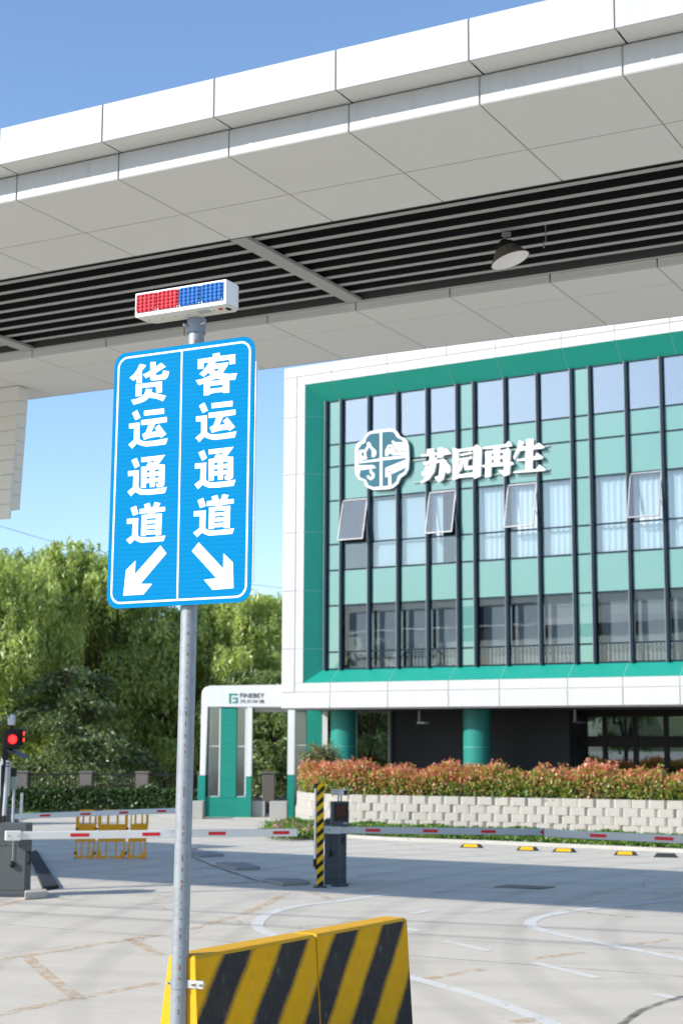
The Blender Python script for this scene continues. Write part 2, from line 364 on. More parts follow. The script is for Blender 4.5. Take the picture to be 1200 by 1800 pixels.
def stripemat(name, period, width, phase, slope, soft, yel=(.78, .40, .006), blk=(.032, .031, .031)):
    m, n, o = newmat(name)
    p = N(n, 'ShaderNodeBsdfPrincipled'); p.inputs['Roughness'].default_value = .7; p.inputs['Specular IOR Level'].default_value = .12; n.links.new(p.outputs[0], o.inputs[0])
    uv = N(n, 'ShaderNodeUVMap'); sx = N(n, 'ShaderNodeSeparateXYZ'); n.links.new(uv.outputs[0], sx.inputs[0])
    co = coords(n)
    q = mth(n, 'SUBTRACT', sx.outputs[0], mth(n, 'MULTIPLY', sx.outputs[1], slope))
    q = mth(n, 'ADD', q, mth(n, 'MULTIPLY', mth(n, 'SUBTRACT', noise(n, 5, 2, co), .5), soft * 1.5))
    q = mth(n, 'ADD', q, mth(n, 'MULTIPLY', mth(n, 'SUBTRACT', noise(n, 120, 3, co), .5), soft * 1.2))
    q = mth(n, 'FRACT', mth(n, 'DIVIDE', mth(n, 'SUBTRACT', q, phase - 100 * period), period))
    wd = width / period; e = soft / period
    f = ramp(n, q, [(0, (.5,) * 3), (e, (1,) * 3), (wd - e, (1,) * 3), (wd + e, (0,) * 3), (1 - e, (0,) * 3), (1, (.5,) * 3)])
    y = mixc(n, noise(n, 7, 6, co), tuple(c * .80 for c in yel), tuple(c * 1.08 for c in yel))
    k = mixc(n, noise(n, 30, 6, co), tuple(c * .7 for c in blk), tuple(c * 1.7 for c in blk))
    c = mixc(n, f, y, k)
    chips = ramp(n, noise(n, 55, 5, co, .8), [(.66, (0, 0, 0)), (.71, (1, 1, 1))])
    c = mixc(n, mth(n, 'MULTIPLY', chips, .6), c, (.20, .17, .13))
    grime = ramp(n, noise(n, 3.2, 7, co, .75), [(.52, (0, 0, 0)), (.82, (.42,) * 3)])
    c = mixc(n, grime, c, (.12, .085, .04))
    dust = ramp(n, noise(n, 11, 6, co, .7), [(.56, (0, 0, 0)), (.75, (.22,) * 3)])
    c = mixc(n, dust, c, (.40, .36, .30))
    n.links.new(c, p.inputs['Base Color'])
    b = N(n, 'ShaderNodeBump'); b.inputs['Strength'].default_value = .3; b.inputs['Distance'].default_value = .006
    n.links.new(noise(n, 45, 8, co, .7), b.inputs['Height']); n.links.new(b.outputs[0], p.inputs['Normal'])
    return m
M['barrier_stripe'] = stripemat('sprayed_barrier_stripes', .607, .31, .283 - .78 * .95, .78, .032)
M['barrier_yellow'] = surf('yellow_painted_concrete', (.70, .37, .008), .6, var=.2, vs=9, bump=.4, bs=50)
M['post_stripe'] = stripemat('post_stripes', .155, .075, .0, .9, .004, yel=(.72, .46, .01), blk=(.012, .012, .014))

# ================================================================== SETTING
G().add([(-700, -300, 0), (700, -300, 0), (700, 900, 0), (-700, 900, 0)], [(0, 1, 2, 3)]).build('ground', M['ground'], kind='structure')
def ribbon(name, px, width, mat, z=.004, close=None):
    pts = [at_z(x, y, 0) for x, y in px]
    # resample smoothly (Catmull-Rom)
    P = [pts[0]] + pts + [pts[-1]]; sm = []
    if len(pts) > 2:
        for i in range(1, len(P) - 2):
            for k in range(8):
                t = k / 8
                sm.append(.5 * ((2 * P[i]) + (-P[i - 1] + P[i + 1]) * t + (2 * P[i - 1] - 5 * P[i] + 4 * P[i + 1] - P[i + 2]) * t * t + (-P[i - 1] + 3 * P[i] - 3 * P[i + 1] + P[i + 2]) * t ** 3))
        sm.append(pts[-1])
    else: sm = pts
    vs, fs = [], []
    for i, p in enumerate(sm):
        d = (sm[min(i + 1, len(sm) - 1)] - sm[max(i - 1, 0)]); d.z = 0; d.normalize(); n = Vector((-d.y, d.x, 0)) * width / 2
        vs += [Vector((p.x, p.y, z)) + n, Vector((p.x, p.y, z)) - n]
        if i: fs.append((2 * i - 2, 2 * i - 1, 2 * i + 1, 2 * i))
    return G().add(vs, fs).build(name, mat, kind='structure')
ribbon('road_marking', [(830, 1561), (680, 1573), (600, 1584), (530, 1592), (480, 1604), (455, 1620), (458, 1634), (500, 1652), (600, 1684), (727, 1720), (850, 1755), (970, 1800), (1100, 1850)], .15, M['line_white'])
ribbon('road_marking', [(1190, 1581), (1050, 1596), (980, 1606), (945, 1614), (931, 1623), (945, 1633), (1000, 1647), (1100, 1667), (1200, 1687), (1320, 1715)], .15, M['line_white'])
for a, b in (((782, 1655), (860, 1672)), ((940, 1693), (1050, 1720)), ((1150, 1748), (1195, 1757)), ((715, 1632), (735, 1637)), ((722, 1607), (752, 1601)),
             ((850, 1580), (985, 1577)), ((782, 1527), (880, 1537)), ((960, 1545), (1020, 1551)), ((1045, 1556), (1115, 1562)), ((455, 1491), (470, 1493)), ((485, 1496), (500, 1499)), ((515, 1502), (535, 1504))):
    ribbon('road_marking', [a, b], .12, M['line_white'])
for pts in ([(-40, 1693), (100, 1672), (230, 1651), (288, 1642)], [(45, 1680), (90, 1720), (140, 1757)], [(-40, 1792), (125, 1757), (280, 1728)], [(-20, 1597), (60, 1578)],
            [(425, 1608), (470, 1588), (505, 1570)], [(225, 1650), (285, 1680)], [(935, 1686), (1022, 1674)], [(748, 1721), (848, 1704)], [(900, 1797), (945, 1791)], [(1105, 1661), (1175, 1652)],
            [(540, 1567), (580, 1580)], [(990, 1600), (1120, 1614)], [(330, 1636), (425, 1607)], [(560, 1552), (600, 1557)]):
    ribbon('road_marking', pts, .13, M['line_orange'])
for pts in ([(326, 1501), (366, 1519), (420, 1538), (455, 1549), (483, 1550)], [(324, 1555), (400, 1553), (483, 1551)], [(1080, 1810), (1130, 1775), (1200, 1752)]):
    ribbon('paving_joint', pts, .06, M['crack'], z=.008)
# far hills that close the horizon and show in the windows
gh = G()
for k, (h0, h1, rr) in enumerate(((199, 262, 260.0),)):
    L = []
    for i in range(25):
        t = math.radians(h0 + (h1 - h0) * i / 24); z = 9 * math.sin(math.pi * i / 24) ** .6 * (1 + .25 * math.sin(i * 1.7) + .12 * math.sin(i * 4.1))
        L.append((t, max(z, 0)))
    for (t0, z0), (t1, z1) in zip(L[:-1], L[1:]):
        f = lambda t, r, z: Vector((math.sin(t) * r, math.cos(t) * r, z))
        gh.add([f(t0, rr, -1), f(t1, rr, -1), f(t1, rr + 40, z1), f(t0, rr + 40, z0), f(t1, rr + 90, -1), f(t0, rr + 90, -1)], [(0, 1, 2, 3), (3, 2, 4, 5)])
gh.build('hill', M['dark_leaf'], kind='structure', smooth=True)

# ================================================================== CANOPY
A0, A1 = -10.0, 30.0
nF, nU, ZS, ZU, ZT, nO, nL, nR = 8.35, 8.14, 6.10, 6.30, 6.575, 9.82, 12.08, 13.6
can = root('entrance_canopy', FC(8, 11, 6.1), 'long white entrance canopy with grey panelled underside and a dark slatted recess', 'canopy')
J = [2.60 + .918 * k for k in range(-1, 8)]            # front joints that show
J2 = [2.576 + .922 * k for k in range(-1, 8)]
gp = .005
def rowpanels(js, lo, hi, b0, b1, c0, c1, name, mat, bev=.004):
    e = [lo] + js + [hi]
    for a, b in zip(e[:-1], e[1:]):
        G().box(FC, a + gp, b - gp, b0, b1, c0, c1).build(name, mat, can, bevel=bev, segs=1)
# panels stand 12 mm proud of a backing sheet so every joint is a recessed groove
rowpanels(J, A0, A1, nF, nF + .008, ZS + .0035, ZU - .01, 'lower_fascia_panel', M['fascia'])
rowpanels(J2, A0, A1, nU, nU + .008, ZU + .0, ZT, 'upper_fascia_panel', M['fascia'])
rowpanels(J2, A0, A1, nU + .011, nF + .05, ZU, ZU + .006, 'ledge_panel', M['soffit'])
rowpanels(J, A0, A1, nF + .0005, 9.17 - gp, ZS, ZS + .003, 'soffit_panel', M['soffit'])
rowpanels(J, A0, A1, 9.17 + gp, nO, ZS, ZS + .003, 'soffit_panel', M['soffit'])
JR = [4.45 + .943 * k for k in range(-2, 10)]
rowpanels(JR, A0, A1, nL, 12.58 - gp * .7, ZS, ZS + .003, 'soffit_panel', M['soffit'])
rowpanels(JR, A0, A1, 12.58 + gp * .7, nR, ZS, ZS + .003, 'soffit_panel', M['soffit'])
rowpanels(JR, A0, A1, nL - .012, nL - .002, ZS + .004, ZS + .075, 'lip_panel', M['soffit'])
rowpanels(JR, A0, A1, nR + .002, nR + .03, ZS, ZS + .06, 'rear_fascia_panel', M['fascia'])
G().box(FC, A0, A1, nF + .0085, nO - .012, ZS + .0032, ZS + .05).box(FC, A0, A1, nL + .012, nR - .004, ZS + .0032, ZS + .05).build('backing_sheet', M['joint'], can)
G().box(FC, A0, A1, nF + .009, nF + .06, ZS + .0505, ZU - .012).box(FC, A0, A1, nU + .009, nU + .06, ZU + .007, ZT - .01).build('fascia_backing', M['joint_light'], can)
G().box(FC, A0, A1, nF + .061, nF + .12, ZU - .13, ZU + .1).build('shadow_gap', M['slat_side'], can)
G().box(FC, A0 + .01, A1 - .01, nU + .062, 12.0, ZT - .06, ZT - .015).hexa([FC(A0 + .01, 12.002, ZT - .06), FC(A1 - .01, 12.002, ZT - .06), FC(A1 - .01, nR - .01, ZS + .02), FC(A0 + .01, nR - .01, ZS + .02), FC(A0 + .01, 12.002, ZT - .015), FC(A1 - .01, 12.002, ZT - .015), FC(A1 - .01, nR - .01, ZS + .055), FC(A0 + .01, nR - .01, ZS + .055)]).build('roof_deck', M['soffit'], can)
G().box(FC, 22.0, A1 - .1, nR - .5, nR - .02, ZS + .2, ZT + .40).build('shadow_parapet', M['fascia'], can)  # unseen, added only to widen the canopy's ground shadow on the left
# recess: side faces, dark deck, slats, cross beams
G().box(FC, A0, A1, nO + .0, nO + .02, ZS + .0, ZS + .36).build('recess_edge', M['slat_side'], can)
G().box(FC, A0, 17, nO + .024, nL + .03, ZS + .37, ZS + .40).build('recess_ceiling', M['ceiling'], can)
G().box(FC, 17.01, A1, nO + .022, nL - .002, ZS, ZS + .006).build('soffit_panel', M['soffit'], can)  # pale closure added out of view to lighten the canopy's window reflection
G().box(FC, A0, A1, 12.03, nL - .014, ZS + .085, ZS + .36).build('recess_beam', M['slat_side'], can)
G().box(FC, A0, A1, nL - .03, nL - .013, ZS + .077, ZS + .084).build('lip_trim', M['soffit'], can)
for k in range(9):
    b = 9.93 + .238 * k
    if b > 11.9: continue
    g = G(); e = [A0] + [A1]
    g.box(FC, A0, 17, b - .034, b + .034, 6.200, 6.204).box(FC, A0, 17, b - .034, b - .031, 6.2045, 6.30).box(FC, A0, 17, b + .031, b + .034, 6.2045, 6.30)
    o = g.build('ceiling_slat', M['slat'], can); o.data.materials.append(M['ceiling'])
    for p in o.data.polygons: p.material_index = 0 if p.normal.z < -.5 else 1  # shade between slats put into the colour: all but the undersides black
for a in (6.32 - 3.8, 6.32, 6.32 + 3.8, 6.32 + 7.6):
    G().box(FC, a - .075, a + .075, nO + .03, 12.02, 6.165, 6.197).build('cross_beam', M['slat'], can, bevel=.003, segs=1)
# hanging end pier at the rear left, two leaning faces of horizontal panels
def pierface(n0, tl, tr, bl, br, rows, depth):
    zt0 = ZS - .004
    def pt(f, k, b):   # f 0..1 across, k 0..1 down
        at, ab = tl + (tr - tl) * f, bl + (br - bl) * f
        zb = rows[-1]
        return FC(at + (ab - at) * k, b, zt0 + (zb - zt0) * k)
    nrow = 9
    for i in range(nrow):
        k0, k1 = i / nrow + .0015, (i + 1) / nrow - .0015
        G().hexa([pt(0, k1, n0), pt(1, k1, n0), pt(1, k1, n0 + depth), pt(0, k1, n0 + depth), pt(0, k0, n0), pt(1, k0, n0), pt(1, k0, n0 + depth), pt(0, k0, n0 + depth)]).build('pier_panel', M['soffit'], can, bevel=.003, segs=1)
    a = [pt(0.01, .995, n0 + .02), pt(.99, .995, n0 + .02), pt(.99, .995, n0 + depth - .02), pt(.01, .995, n0 + depth - .02), pt(.01, .002, n0 + .02), pt(.99, .002, n0 + .02), pt(.99, .002, n0 + depth - .02), pt(.01, .002, n0 + depth - .02)]
    G().hexa(a).build('pier_core', M['joint'], can)
pierface(13.0, 11.06, 16.0, 11.13, 16.0, [4.60], .03)
pierface(13.031, 11.065, 15.9, 11.135, 15.9, [4.72], .15)
# high-bay lamp hanging from the slats
mp = at_z(889, 409, cz_(6.19))
lamp = root('hanging_lamp', mp, 'round high-bay lamp with black top and white inner shade hanging under the dark slats', 'lamp')
ax = (Vector((.20, .03, -1))).normalized()
rc = at_d(896, 457, mp.y)                 # centre of the open rim
u_ = (rc - mp); L = 1
ax = Vector((.33, -.10, -1)).normalized()
hub = rc - ax * .136
G().box(Fr(mp, (1, 0, 0), (0, 1, 0)), -.04, .04, -.027, .027, -.034, .0).build('ceiling_bracket', M['steel'], lamp)
G().cyl(mp + Vector((0, 0, -.02)), hub - ax * .061, .011, n=8).build('hanger', M['steel'], lamp)
G().lathe(hub, ax, [(-0.0679, 0.0000), (-0.0679, 0.0381), (-0.0408, 0.0612), (-0.0340, 0.0843), (0.0163, 0.0978), (0.0272, 0.0000)], 20).build('lamp_housing', M['black'], lamp, smooth=False)
G().lathe(hub, ax, [(0.0068, 0.0897), (0.0163, 0.1060), (0.1359, 0.1875), (0.1400, 0.1903), (0.1400, 0.1821)], 32).build('lamp_shade', M['lamp_out'], lamp, smooth=True)
G().lathe(hub, ax, [(0.1393, 0.1821), (0.0299, 0.1006), (0.0299, 0.0000)], 32).build('lamp_reflector', M['lamp_in'], lamp, smooth=True)
fw = at_z(958, 395, cz_(6.19))
tag(G().cyl(fw, fw + Vector((0, 0, -.17)), .005, n=6).box(Fr(fw, (1, 0, 0), (0, 1, 0)), -.025, -.014, -.005, .005, -.22, -.16).build('hanging_wire', M['steel_bright']), 'thin loose wire hanging from the slats right of the lamp', 'wire')

# ================================================================== OFFICE BUILDING
BO = FB(20, 36, 0)
bld = root('office_building', BO, 'white framed office building with teal reveals, dark mullions and glass front', 'building')
n0, nG = 35.5, 35.9
UL, UR = 24.40, 1.0
ZB, ZTP = 3.06, 12.78
def bU(x, y=1225): return on(x, y, FB(0, n0, 0), FB.Y).dot(FB.X)
def bZ(x, y): return on(x, y, FB(0, n0, 0), FB.Y).z
UJ = [bU(x, 1228) for x in (579.5, 681, 787.6, 877, 996.6, 1094)]
while UJ[-1] > UR + 2: UJ.append(UJ[-1] - (1.75 if len(UJ) % 2 else 1.45))
ZJ = [bZ(510, y) for y in (735, 835, 937, 1039, 1141)]
uI, uR, uGl = 23.96, 23.68, 23.25          # inner band, reveal edge, glass edge
zi0, zr0, zg0 = 3.50, 3.76, 4.14
zi1, zr1, zg1 = 12.48, 12.22, 11.72
g2 = .007
def bpanel(name, a0, a1, c0, c1, b=n0, mat=None, th=.012):
    G().box(FB, a0 + g2, a1 - g2, b, b + th, c0 + g2, c1 - g2).build(name, mat or M['white'], bld, bevel=.004, segs=1)
cols = [UL] + UJ + [UR]
for i, (a, b) in enumerate(zip(cols[:-1], cols[1:])):
    hi = a; lo = b
    bpanel('cladding_panel', lo, hi, ZB, zi0); bpanel('cladding_panel', lo, hi, zi1, ZTP)
    h2 = min(hi, uI)
    bpanel('cladding_panel', lo, h2, zi0, zr0, n0 + .012); bpanel('cladding_panel', lo, h2, zr1, zi1, n0 + .012)
rows = [zi0] + ZJ[::-1] + [zi1]
for c0, c1 in zip(rows[:-1], rows[1:]):
    bpanel('cladding_panel', uI, UL, c0, c1)
    bpanel('cladding_panel', uR, uI, max(c0, zr0), min(c1, zr1), n0 + .012)
# backing and side wall
G().box(FB, uR + .02, UL - .02, n0 + .026, n0 + .30, ZB + .02, ZTP - .02).box(FB, UR, uR + .019, n0 + .026, n0 + .30, ZB + .02, zr0 - .02).box(FB, UR, uR + .019, n0 + .026, n0 + .30, zr1 + .02, ZTP - .02).build('cladding_backing', M['joint_light'], bld)
G().box(FB, UL - .03, UL, n0 + .031, n0 + 13, ZB, ZTP).build('end_wall', M['white'], bld)
G().box(FB, UR, UL - .031, n0 + .31, n0 + 13, ZTP - .35, ZTP - .02).build('roof', M['concrete'], bld)
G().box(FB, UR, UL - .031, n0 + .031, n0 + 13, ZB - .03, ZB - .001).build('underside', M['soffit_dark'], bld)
# splayed teal reveal panels
def reveal(name, corners_out, corners_in):
    """quad strip: outer edge at n0+.02, inner at nG, with thickness behind"""
    (a0, c0), (a1, c1) = corners_out; (d0, e0), (d1, e1) = corners_in
    P = [FB(a0, n0 + .016, c0), FB(a1, n0 + .016, c1), FB(d1, nG + .02, e1), FB(d0, nG + .02, e0)]
    nn = (P[1] - P[0]).cross(P[3] - P[0]).normalized()
    if nn.dot(FB.Y) < 0: nn = -nn
    G().hexa(P + [p + nn * .012 for p in P]).build(name, M['teal'], bld)
j = .008
ucut = [uR] + [u for u in UJ] + [UR]
for i, (a, b) in enumerate(zip(ucut[:-1], ucut[1:])):
    ia = a if i else uR; ii = a if i else uGl
    x0 = j if i else 0
    reveal('reveal_panel', ((ia - x0, zr0), (b + j, zr0)), ((ii - x0, zg0), (b + j, zg0)))
    reveal('reveal_panel', ((ia - x0, zr1), (b + j, zr1)), ((ii - x0, zg1), (b + j, zg1)))
zc = [zr0] + [z for z in ZJ[::-1]] + [zr1]
for i, (c, d) in enumerate(zip(zc[:-1], zc[1:])):
    reveal('reveal_panel', ((uR, c + (j if i else 0)), (uR, d - (j if i < len(zc) - 2 else 0))),
           ((uGl, (c + j) if i else zg0), (uGl, (d - j) if i < len(zc) - 2 else zg1)))
# pale sealant behind reveal joints
def sheet(P, nn, name, mat):
    G().hexa([Vector(p) + nn * .006 for p in P] + [Vector(p) + nn * .010 for p in P]).build(name, mat, bld)
for z0_, z1_ in ((zr0, zg0), (zr1, zg1)):
    P = [FB(uR - .02, n0 + .016, z0_), FB(UR, n0 + .016, z0_), FB(UR, nG + .02, z1_), FB(uGl - .02, nG + .02, z1_)]
    nn = (P[1] - P[0]).cross(P[3] - P[0]).normalized(); nn = nn if nn.dot(FB.Y) > 0 else -nn
    sheet(P, nn, 'reveal_sealant', M['teal_line'])
P = [FB(uR, n0 + .016, zr0 + .02), FB(uR, n0 + .016, zr1 - .02), FB(uGl, nG + .02, zg1 - .02), FB(uGl, nG + .02, zg0 + .02)]
nn = (P[1] - P[0]).cross(P[3] - P[0]).normalized(); nn = nn if nn.dot(FB.Y) > 0 else -nn
sheet(P, nn, 'reveal_sealant', M['teal_line'])
# curtain wall
MU = [23.17, 22.66, 21.75, 20.83, 19.90, 18.98, 18.47, 17.55, 16.61, 15.65, 15.14, 14.16, 13.23, 12.28, 11.36, 10.42, 9.9, 8.96, 8.02, 7.08, 6.14, 5.6, 4.6, 3.6, 2.6]
TR = [zg0, 4.61, 5.90, 6.89, 7.62, 8.86, 9.83, 10.47, zg1]
narrow = {0, 5, 9, 15, 20}
for u in MU:
    G().box(FB, u - .045, u + .045, nG - .095, nG + .03, zg0 - .02, zg1 + .02).build('mullion', M['mullion'], bld, bevel=.004, segs=1)
    G().box(FB, u + .028, u + .0455, nG - .102, nG - .0955, zg0 - .02, zg1 + .02).build('mullion_cap', M['mullion_edge'], bld)
for z in TR:
    G().box(FB, MU[-1], MU[0], nG - .018, nG + .03, z - .02, z + .02).build('transom', M['mullion'], bld)
opened = {1, 4, 7, 11, 14}
for i, (ul, ur) in enumerate(zip(MU[:-1], MU[1:])):
    a0, a1 = ur + .046, ul - .046
    for k, (z0_, z1_) in enumerate(zip(TR[:-1], TR[1:])):
        c0, c1 = z0_ + .021, z1_ - .021
        kind = ['v', 'v', 's', 'v', 'v', 's', 's', 'v'][k]
        if i in narrow or kind == 's':
            G().box(FB, a0, a1, nG, nG + .012, c0, c1).build('spandrel_panel', M['spandrel'], bld)
        elif k == 4 and i in opened:
            # top-hung sash tilted outwards at the foot
            t = math.radians(13); hz = c1
            X = FB.X; Zs = (Vector((0, 0, 1)) * math.cos(t) + FB.Y * math.sin(t)); Ys = (FB.Y * math.cos(t) - Vector((0, 0, 1)) * math.sin(t))
            fs = Fr(FB(0, nG - .035, hz), X, Ys, Zs); h = c1 - c0
            fr_ = G()
            for bx in ((a0, a0 + .03, -h, 0), (a1 - .03, a1, -h, 0), (a0 + .0305, a1 - .0305, -h, -h + .03), (a0 + .0305, a1 - .0305, -.03, 0)):
                fr_.box(fs, bx[0], bx[1], -.02, .02, bx[2], bx[3])
            so = fr_.build('opened_sash', M['mullion_edge'], bld, bevel=.003, segs=1)
            G().box(fs, a0 + .031, a1 - .031, -.006, .006, -h + .031, -.031).build('sash_pane', M['glass'], so)
            for aa in (a0 + .01, a1 - .01):
                G().cyl(fs(aa, .01, -h * .62), FB(aa, nG, hz - h * .8), .008, n=6).build('stay_arm', M['steel'], so)
        else:
            G().box(FB, a0, a1, nG, nG + .012, c0, c1).build('window_pane', M['glass_low'] if k < 2 else M['glass_top'] if k == 7 else M['glass'], bld)
    if i in narrow: continue
    # what hangs behind the glass on the middle floor
    if i >= 6:
        cv, cf = [], []
        npl = 26; ph = random.random() * 6
        fullness = [(.0, 1.0)] if i % 3 else [(.0, 1.0)]
        for s in range(npl + 1):
            f = s / npl; a = a0 + (a1 - a0) * f
            for z in (TR[3] + .05, TR[5] - .03):
                cv.append(FB(a, nG + .17 + .028 * math.sin(f * 34 + ph) + .015 * math.sin(f * 71 + ph * 2), z))
            if s: cf.append((2 * s - 2, 2 * s - 1, 2 * s + 1, 2 * s))
        G().add(cv, cf).build('curtain', M['curtain'], bld, smooth=True)
    elif i in (2, 3):
        G().box(FB, a0, a1, nG + .12, nG + .13, TR[3] + .03, TR[5] - .1).build('blind_and_haze_sheet', M['blind'], bld)
    elif i == 4:
        G().box(FB, a0 + .5, a1, nG + .12, nG + .13, TR[3] + .03, TR[5] - .1).build('blind_and_haze_sheet', M['blind'], bld)
    G().box(FB, a0, a1, nG + .30, nG + .31, TR[0] + .02, TR[2] - .03).build('blind_and_haze_sheet', M['pane_haze'], bld)  # added grey sheet, makes the lower panes look evenly hazy
    if k and i in range(3, 24):
        for s in range(9):   # guard rail bars behind the lowest panes
            a = a0 + (a1 - a0) * (s + .5) / 9
# interior slabs, walls and guard rail
for z in (3.08, 6.15, 9.45):
    G().box(FB, UR, UL - .05, nG + .32, nG + 10, z, z + .35).build('floor_slab', M['grey'], bld)
G().box(FB, UR, UL - .05, nG + 5.0, nG + 5.2, ZB, ZTP - .4).build('inner_wall', M['grey'], bld)
rl = G()
for s in range(int((MU[3] - 2.0) / .11)):
    a = MU[3] - s * .11; rl.box(FB, a - .012, a + .012, nG + .20, nG + .22, 4.16, 4.60)
rl.build('guard_rail', M['arm_white'], bld, kind='stuff')
G().box(FB, 2.0, MU[3], nG + .195, nG + .225, 4.601, 4.63).build('handrail', M['arm_white'], bld)
# ground floor: columns, dark recessed wall, glazed entrance
def colx(x, n): return on(x, 1300, FB(0, n, 0), FB.Y).dot(FB.X)
NC = n0 + 1.25
for x in (604, 838, 1262):
    u = colx(x, NC)
    c = FB(u, NC, 0)
    G().cyl((c.x, c.y, .02), (c.x, c.y, 2.02), .37, n=40).cyl((c.x, c.y, 2.032), (c.x, c.y, ZB - .032), .37, n=40).build('column', M['tealcol'], bld)
    G().cyl((c.x, c.y, 2.0), (c.x, c.y, 2.04), .366, n=40).build('column_joint', M['teal_line'], bld)
nW = 38.3
uW0, uW1 = colx(688, nW), colx(1000, nW)
G().box(FB, uW1, uW0, nW, nW + .2, 0, ZB - .031).build('charcoal_wall', M['charcoal'], bld)
for k in range(1, 7):
    u = uW1 + (uW0 - uW1) * k / 7
G().box(FB, uW0 + .002, uW0 + .05, nW - .12, nW + 1.5, 0, ZB - .031).build('wall_end_trim', M['joint_light'], bld)
ent = nW + .6
G().box(FB, 2.0, uW1 + .2, nW + 4.6, nW + 4.8, 0, ZB - .033).box(FB, uW1 + .0, uW1 + .2, nW + .25, nW + 4.55, 0, ZB - .033).build('hall_wall', M['charcoal'], bld)
uE = [colx(x, ent) for x in (1001, 1062, 1116, 1170, 1228, 1290)]
G().box(FB, uE[-1] - 6, uE[0], ent + .0, ent + .1, 2.05, 2.32).build('entrance_lintel', M['black'], bld)
for u in uE: G().box(FB, u - .06, u + .06, ent - .02, ent + .09, .0, ZB - .2).build('entrance_mullion', M['black'], bld)
for a, b in zip(uE[:-1], uE[1:]):
    G().box(FB, b + .065, a - .065, ent + .03, ent + .042, 2.33, ZB - .22).build('entrance_pane', M['glass_clear'], bld)
    G().box(FB, b + .065, a - .065, ent + .03, ent + .042, .05, 2.04).build('entrance_pane', M['glass_clear'], bld)
G().box(FB, uE[-1] - 6, uE[0], ent - .02, ent + .09, ZB - .2, ZB - .032).build('entrance_header', M['black'], bld)
for x, y, lb in ((737, 1269, 'white floodlight under the building between the two teal columns'), (1010, 1268, 'dark floodlight under the building right of the second teal column')):
    p = on(x, y, FB(0, 37.6, 0), FB.Y)
    fl = root('floodlight', p, lb, 'floodlight', 'floodlights under the building')
    q = Fr(p, FB.X, FB.Y)
    G().box(q, -.03, .03, -.03, .03, .0, ZB - .034 - p.z).build('bracket', M['steel'], fl)
    G().box(q, -.26, .0, -.16, .10, -.05, .0).build('lamp_head', M['arm_white'] if x < 900 else M['cab'], fl, bevel=.01)

# --- emblem and characters on the glass front
nS = nG - .16
def bpx(x, y, n=nS):
    q = on(x, y, FB(0, n, 0), FB.Y); return (q.dot(FB.X), q.z)
FE = Fr(FB(0, nS, 0), FB.X, Vector((0, 0, 1)), -FB.Y)     # a along building, b up, c towards the street
def emb(pts, ox=600, oy=740, s=6.6667): return [bpx(ox + x / s, oy + y / s) for x, y in pts]
eo = [(575, 92), (620, 100), (655, 130), (680, 178), (740, 205), (770, 240), (785, 300), (790, 450), (782, 560), (750, 625), (690, 665), (660, 735), (600, 785), (540, 800), (370, 808), (300, 780), (268, 745), (262, 700), (200, 685), (165, 630), (155, 560), (160, 310), (178, 265), (215, 240), (255, 225), (278, 170), (320, 128), (370, 112)]
cc = on(670, 808, FB(0, nS, 0), FB.Y)
em = root('wall_emblem', cc, 'white lobed emblem with slate blue quarters showing excavator, truck, hook and carrier', 'emblem')
G().poly(FE, [emb(eo)], -.06, 0).build('emblem_plate', M['lettering'], em, bevel=.01)
quads = [[(447, 138), (447, 440), (195, 480), (190, 340), (235, 272), (275, 255), (292, 195), (330, 155), (380, 143)],
         [(475, 130), (575, 121), (620, 135), (648, 190), (700, 216), (738, 248), (754, 302), (754, 400), (475, 430)],
         [(447, 468), (447, 768), (370, 776), (315, 755), (285, 690), (215, 662), (195, 600), (193, 497)],
         [(478, 462), (754, 430), (752, 560), (728, 600), (662, 640), (640, 710), (590, 755), (478, 766)]]
for q in quads: G().poly(FE, [emb(q)], .001, .006).build('blue_quarter', M['emblem_blue'], em)
pic = [([[(205, 345), (265, 335), (285, 370), (302, 445), (196, 472), (196, 410), (205, 400)], [(235, 368), (260, 362), (272, 412), (235, 412)]]),
       ([[(275, 340), (305, 285), (300, 255), (322, 245), (340, 262), (348, 290), (405, 350), (410, 385), (385, 425), (358, 425), (358, 345), (322, 300), (292, 365)]]),
       ([[(588, 235), (612, 232), (625, 252), (750, 248), (750, 352), (655, 358), (608, 285)]]),
       ([[(515, 345), (545, 285), (588, 275), (603, 300), (645, 372), (750, 364), (750, 390), (600, 403), (590, 385), (570, 378), (550, 388), (545, 412), (512, 408)], [(552, 325), (570, 295), (586, 300), (583, 328)]]),
       ([[(195, 510), (215, 522), (375, 518), (405, 550), (215, 578), (215, 640), (196, 600)]]),
       ([[(330, 570), (352, 570), (358, 590), (388, 620), (385, 665), (345, 695), (305, 670), (298, 640), (320, 640), (345, 662), (362, 640), (335, 608)]]),
       ([[(518, 550), (752, 455), (752, 545), (592, 620), (588, 592), (566, 580), (545, 595), (540, 655), (515, 660)], [(650, 530), (668, 530), (672, 545), (660, 555), (648, 548)]]),
       ([[(552, 600), (580, 600), (585, 755), (550, 758)]])]
for i, lp in enumerate(pic): G().poly(FE, [emb(l) for l in lp], .0065, .010).build('pictogram', M['lettering'], em)
for zz in (bpx(700, 768)[1], bpx(700, 850)[1]):
    pass
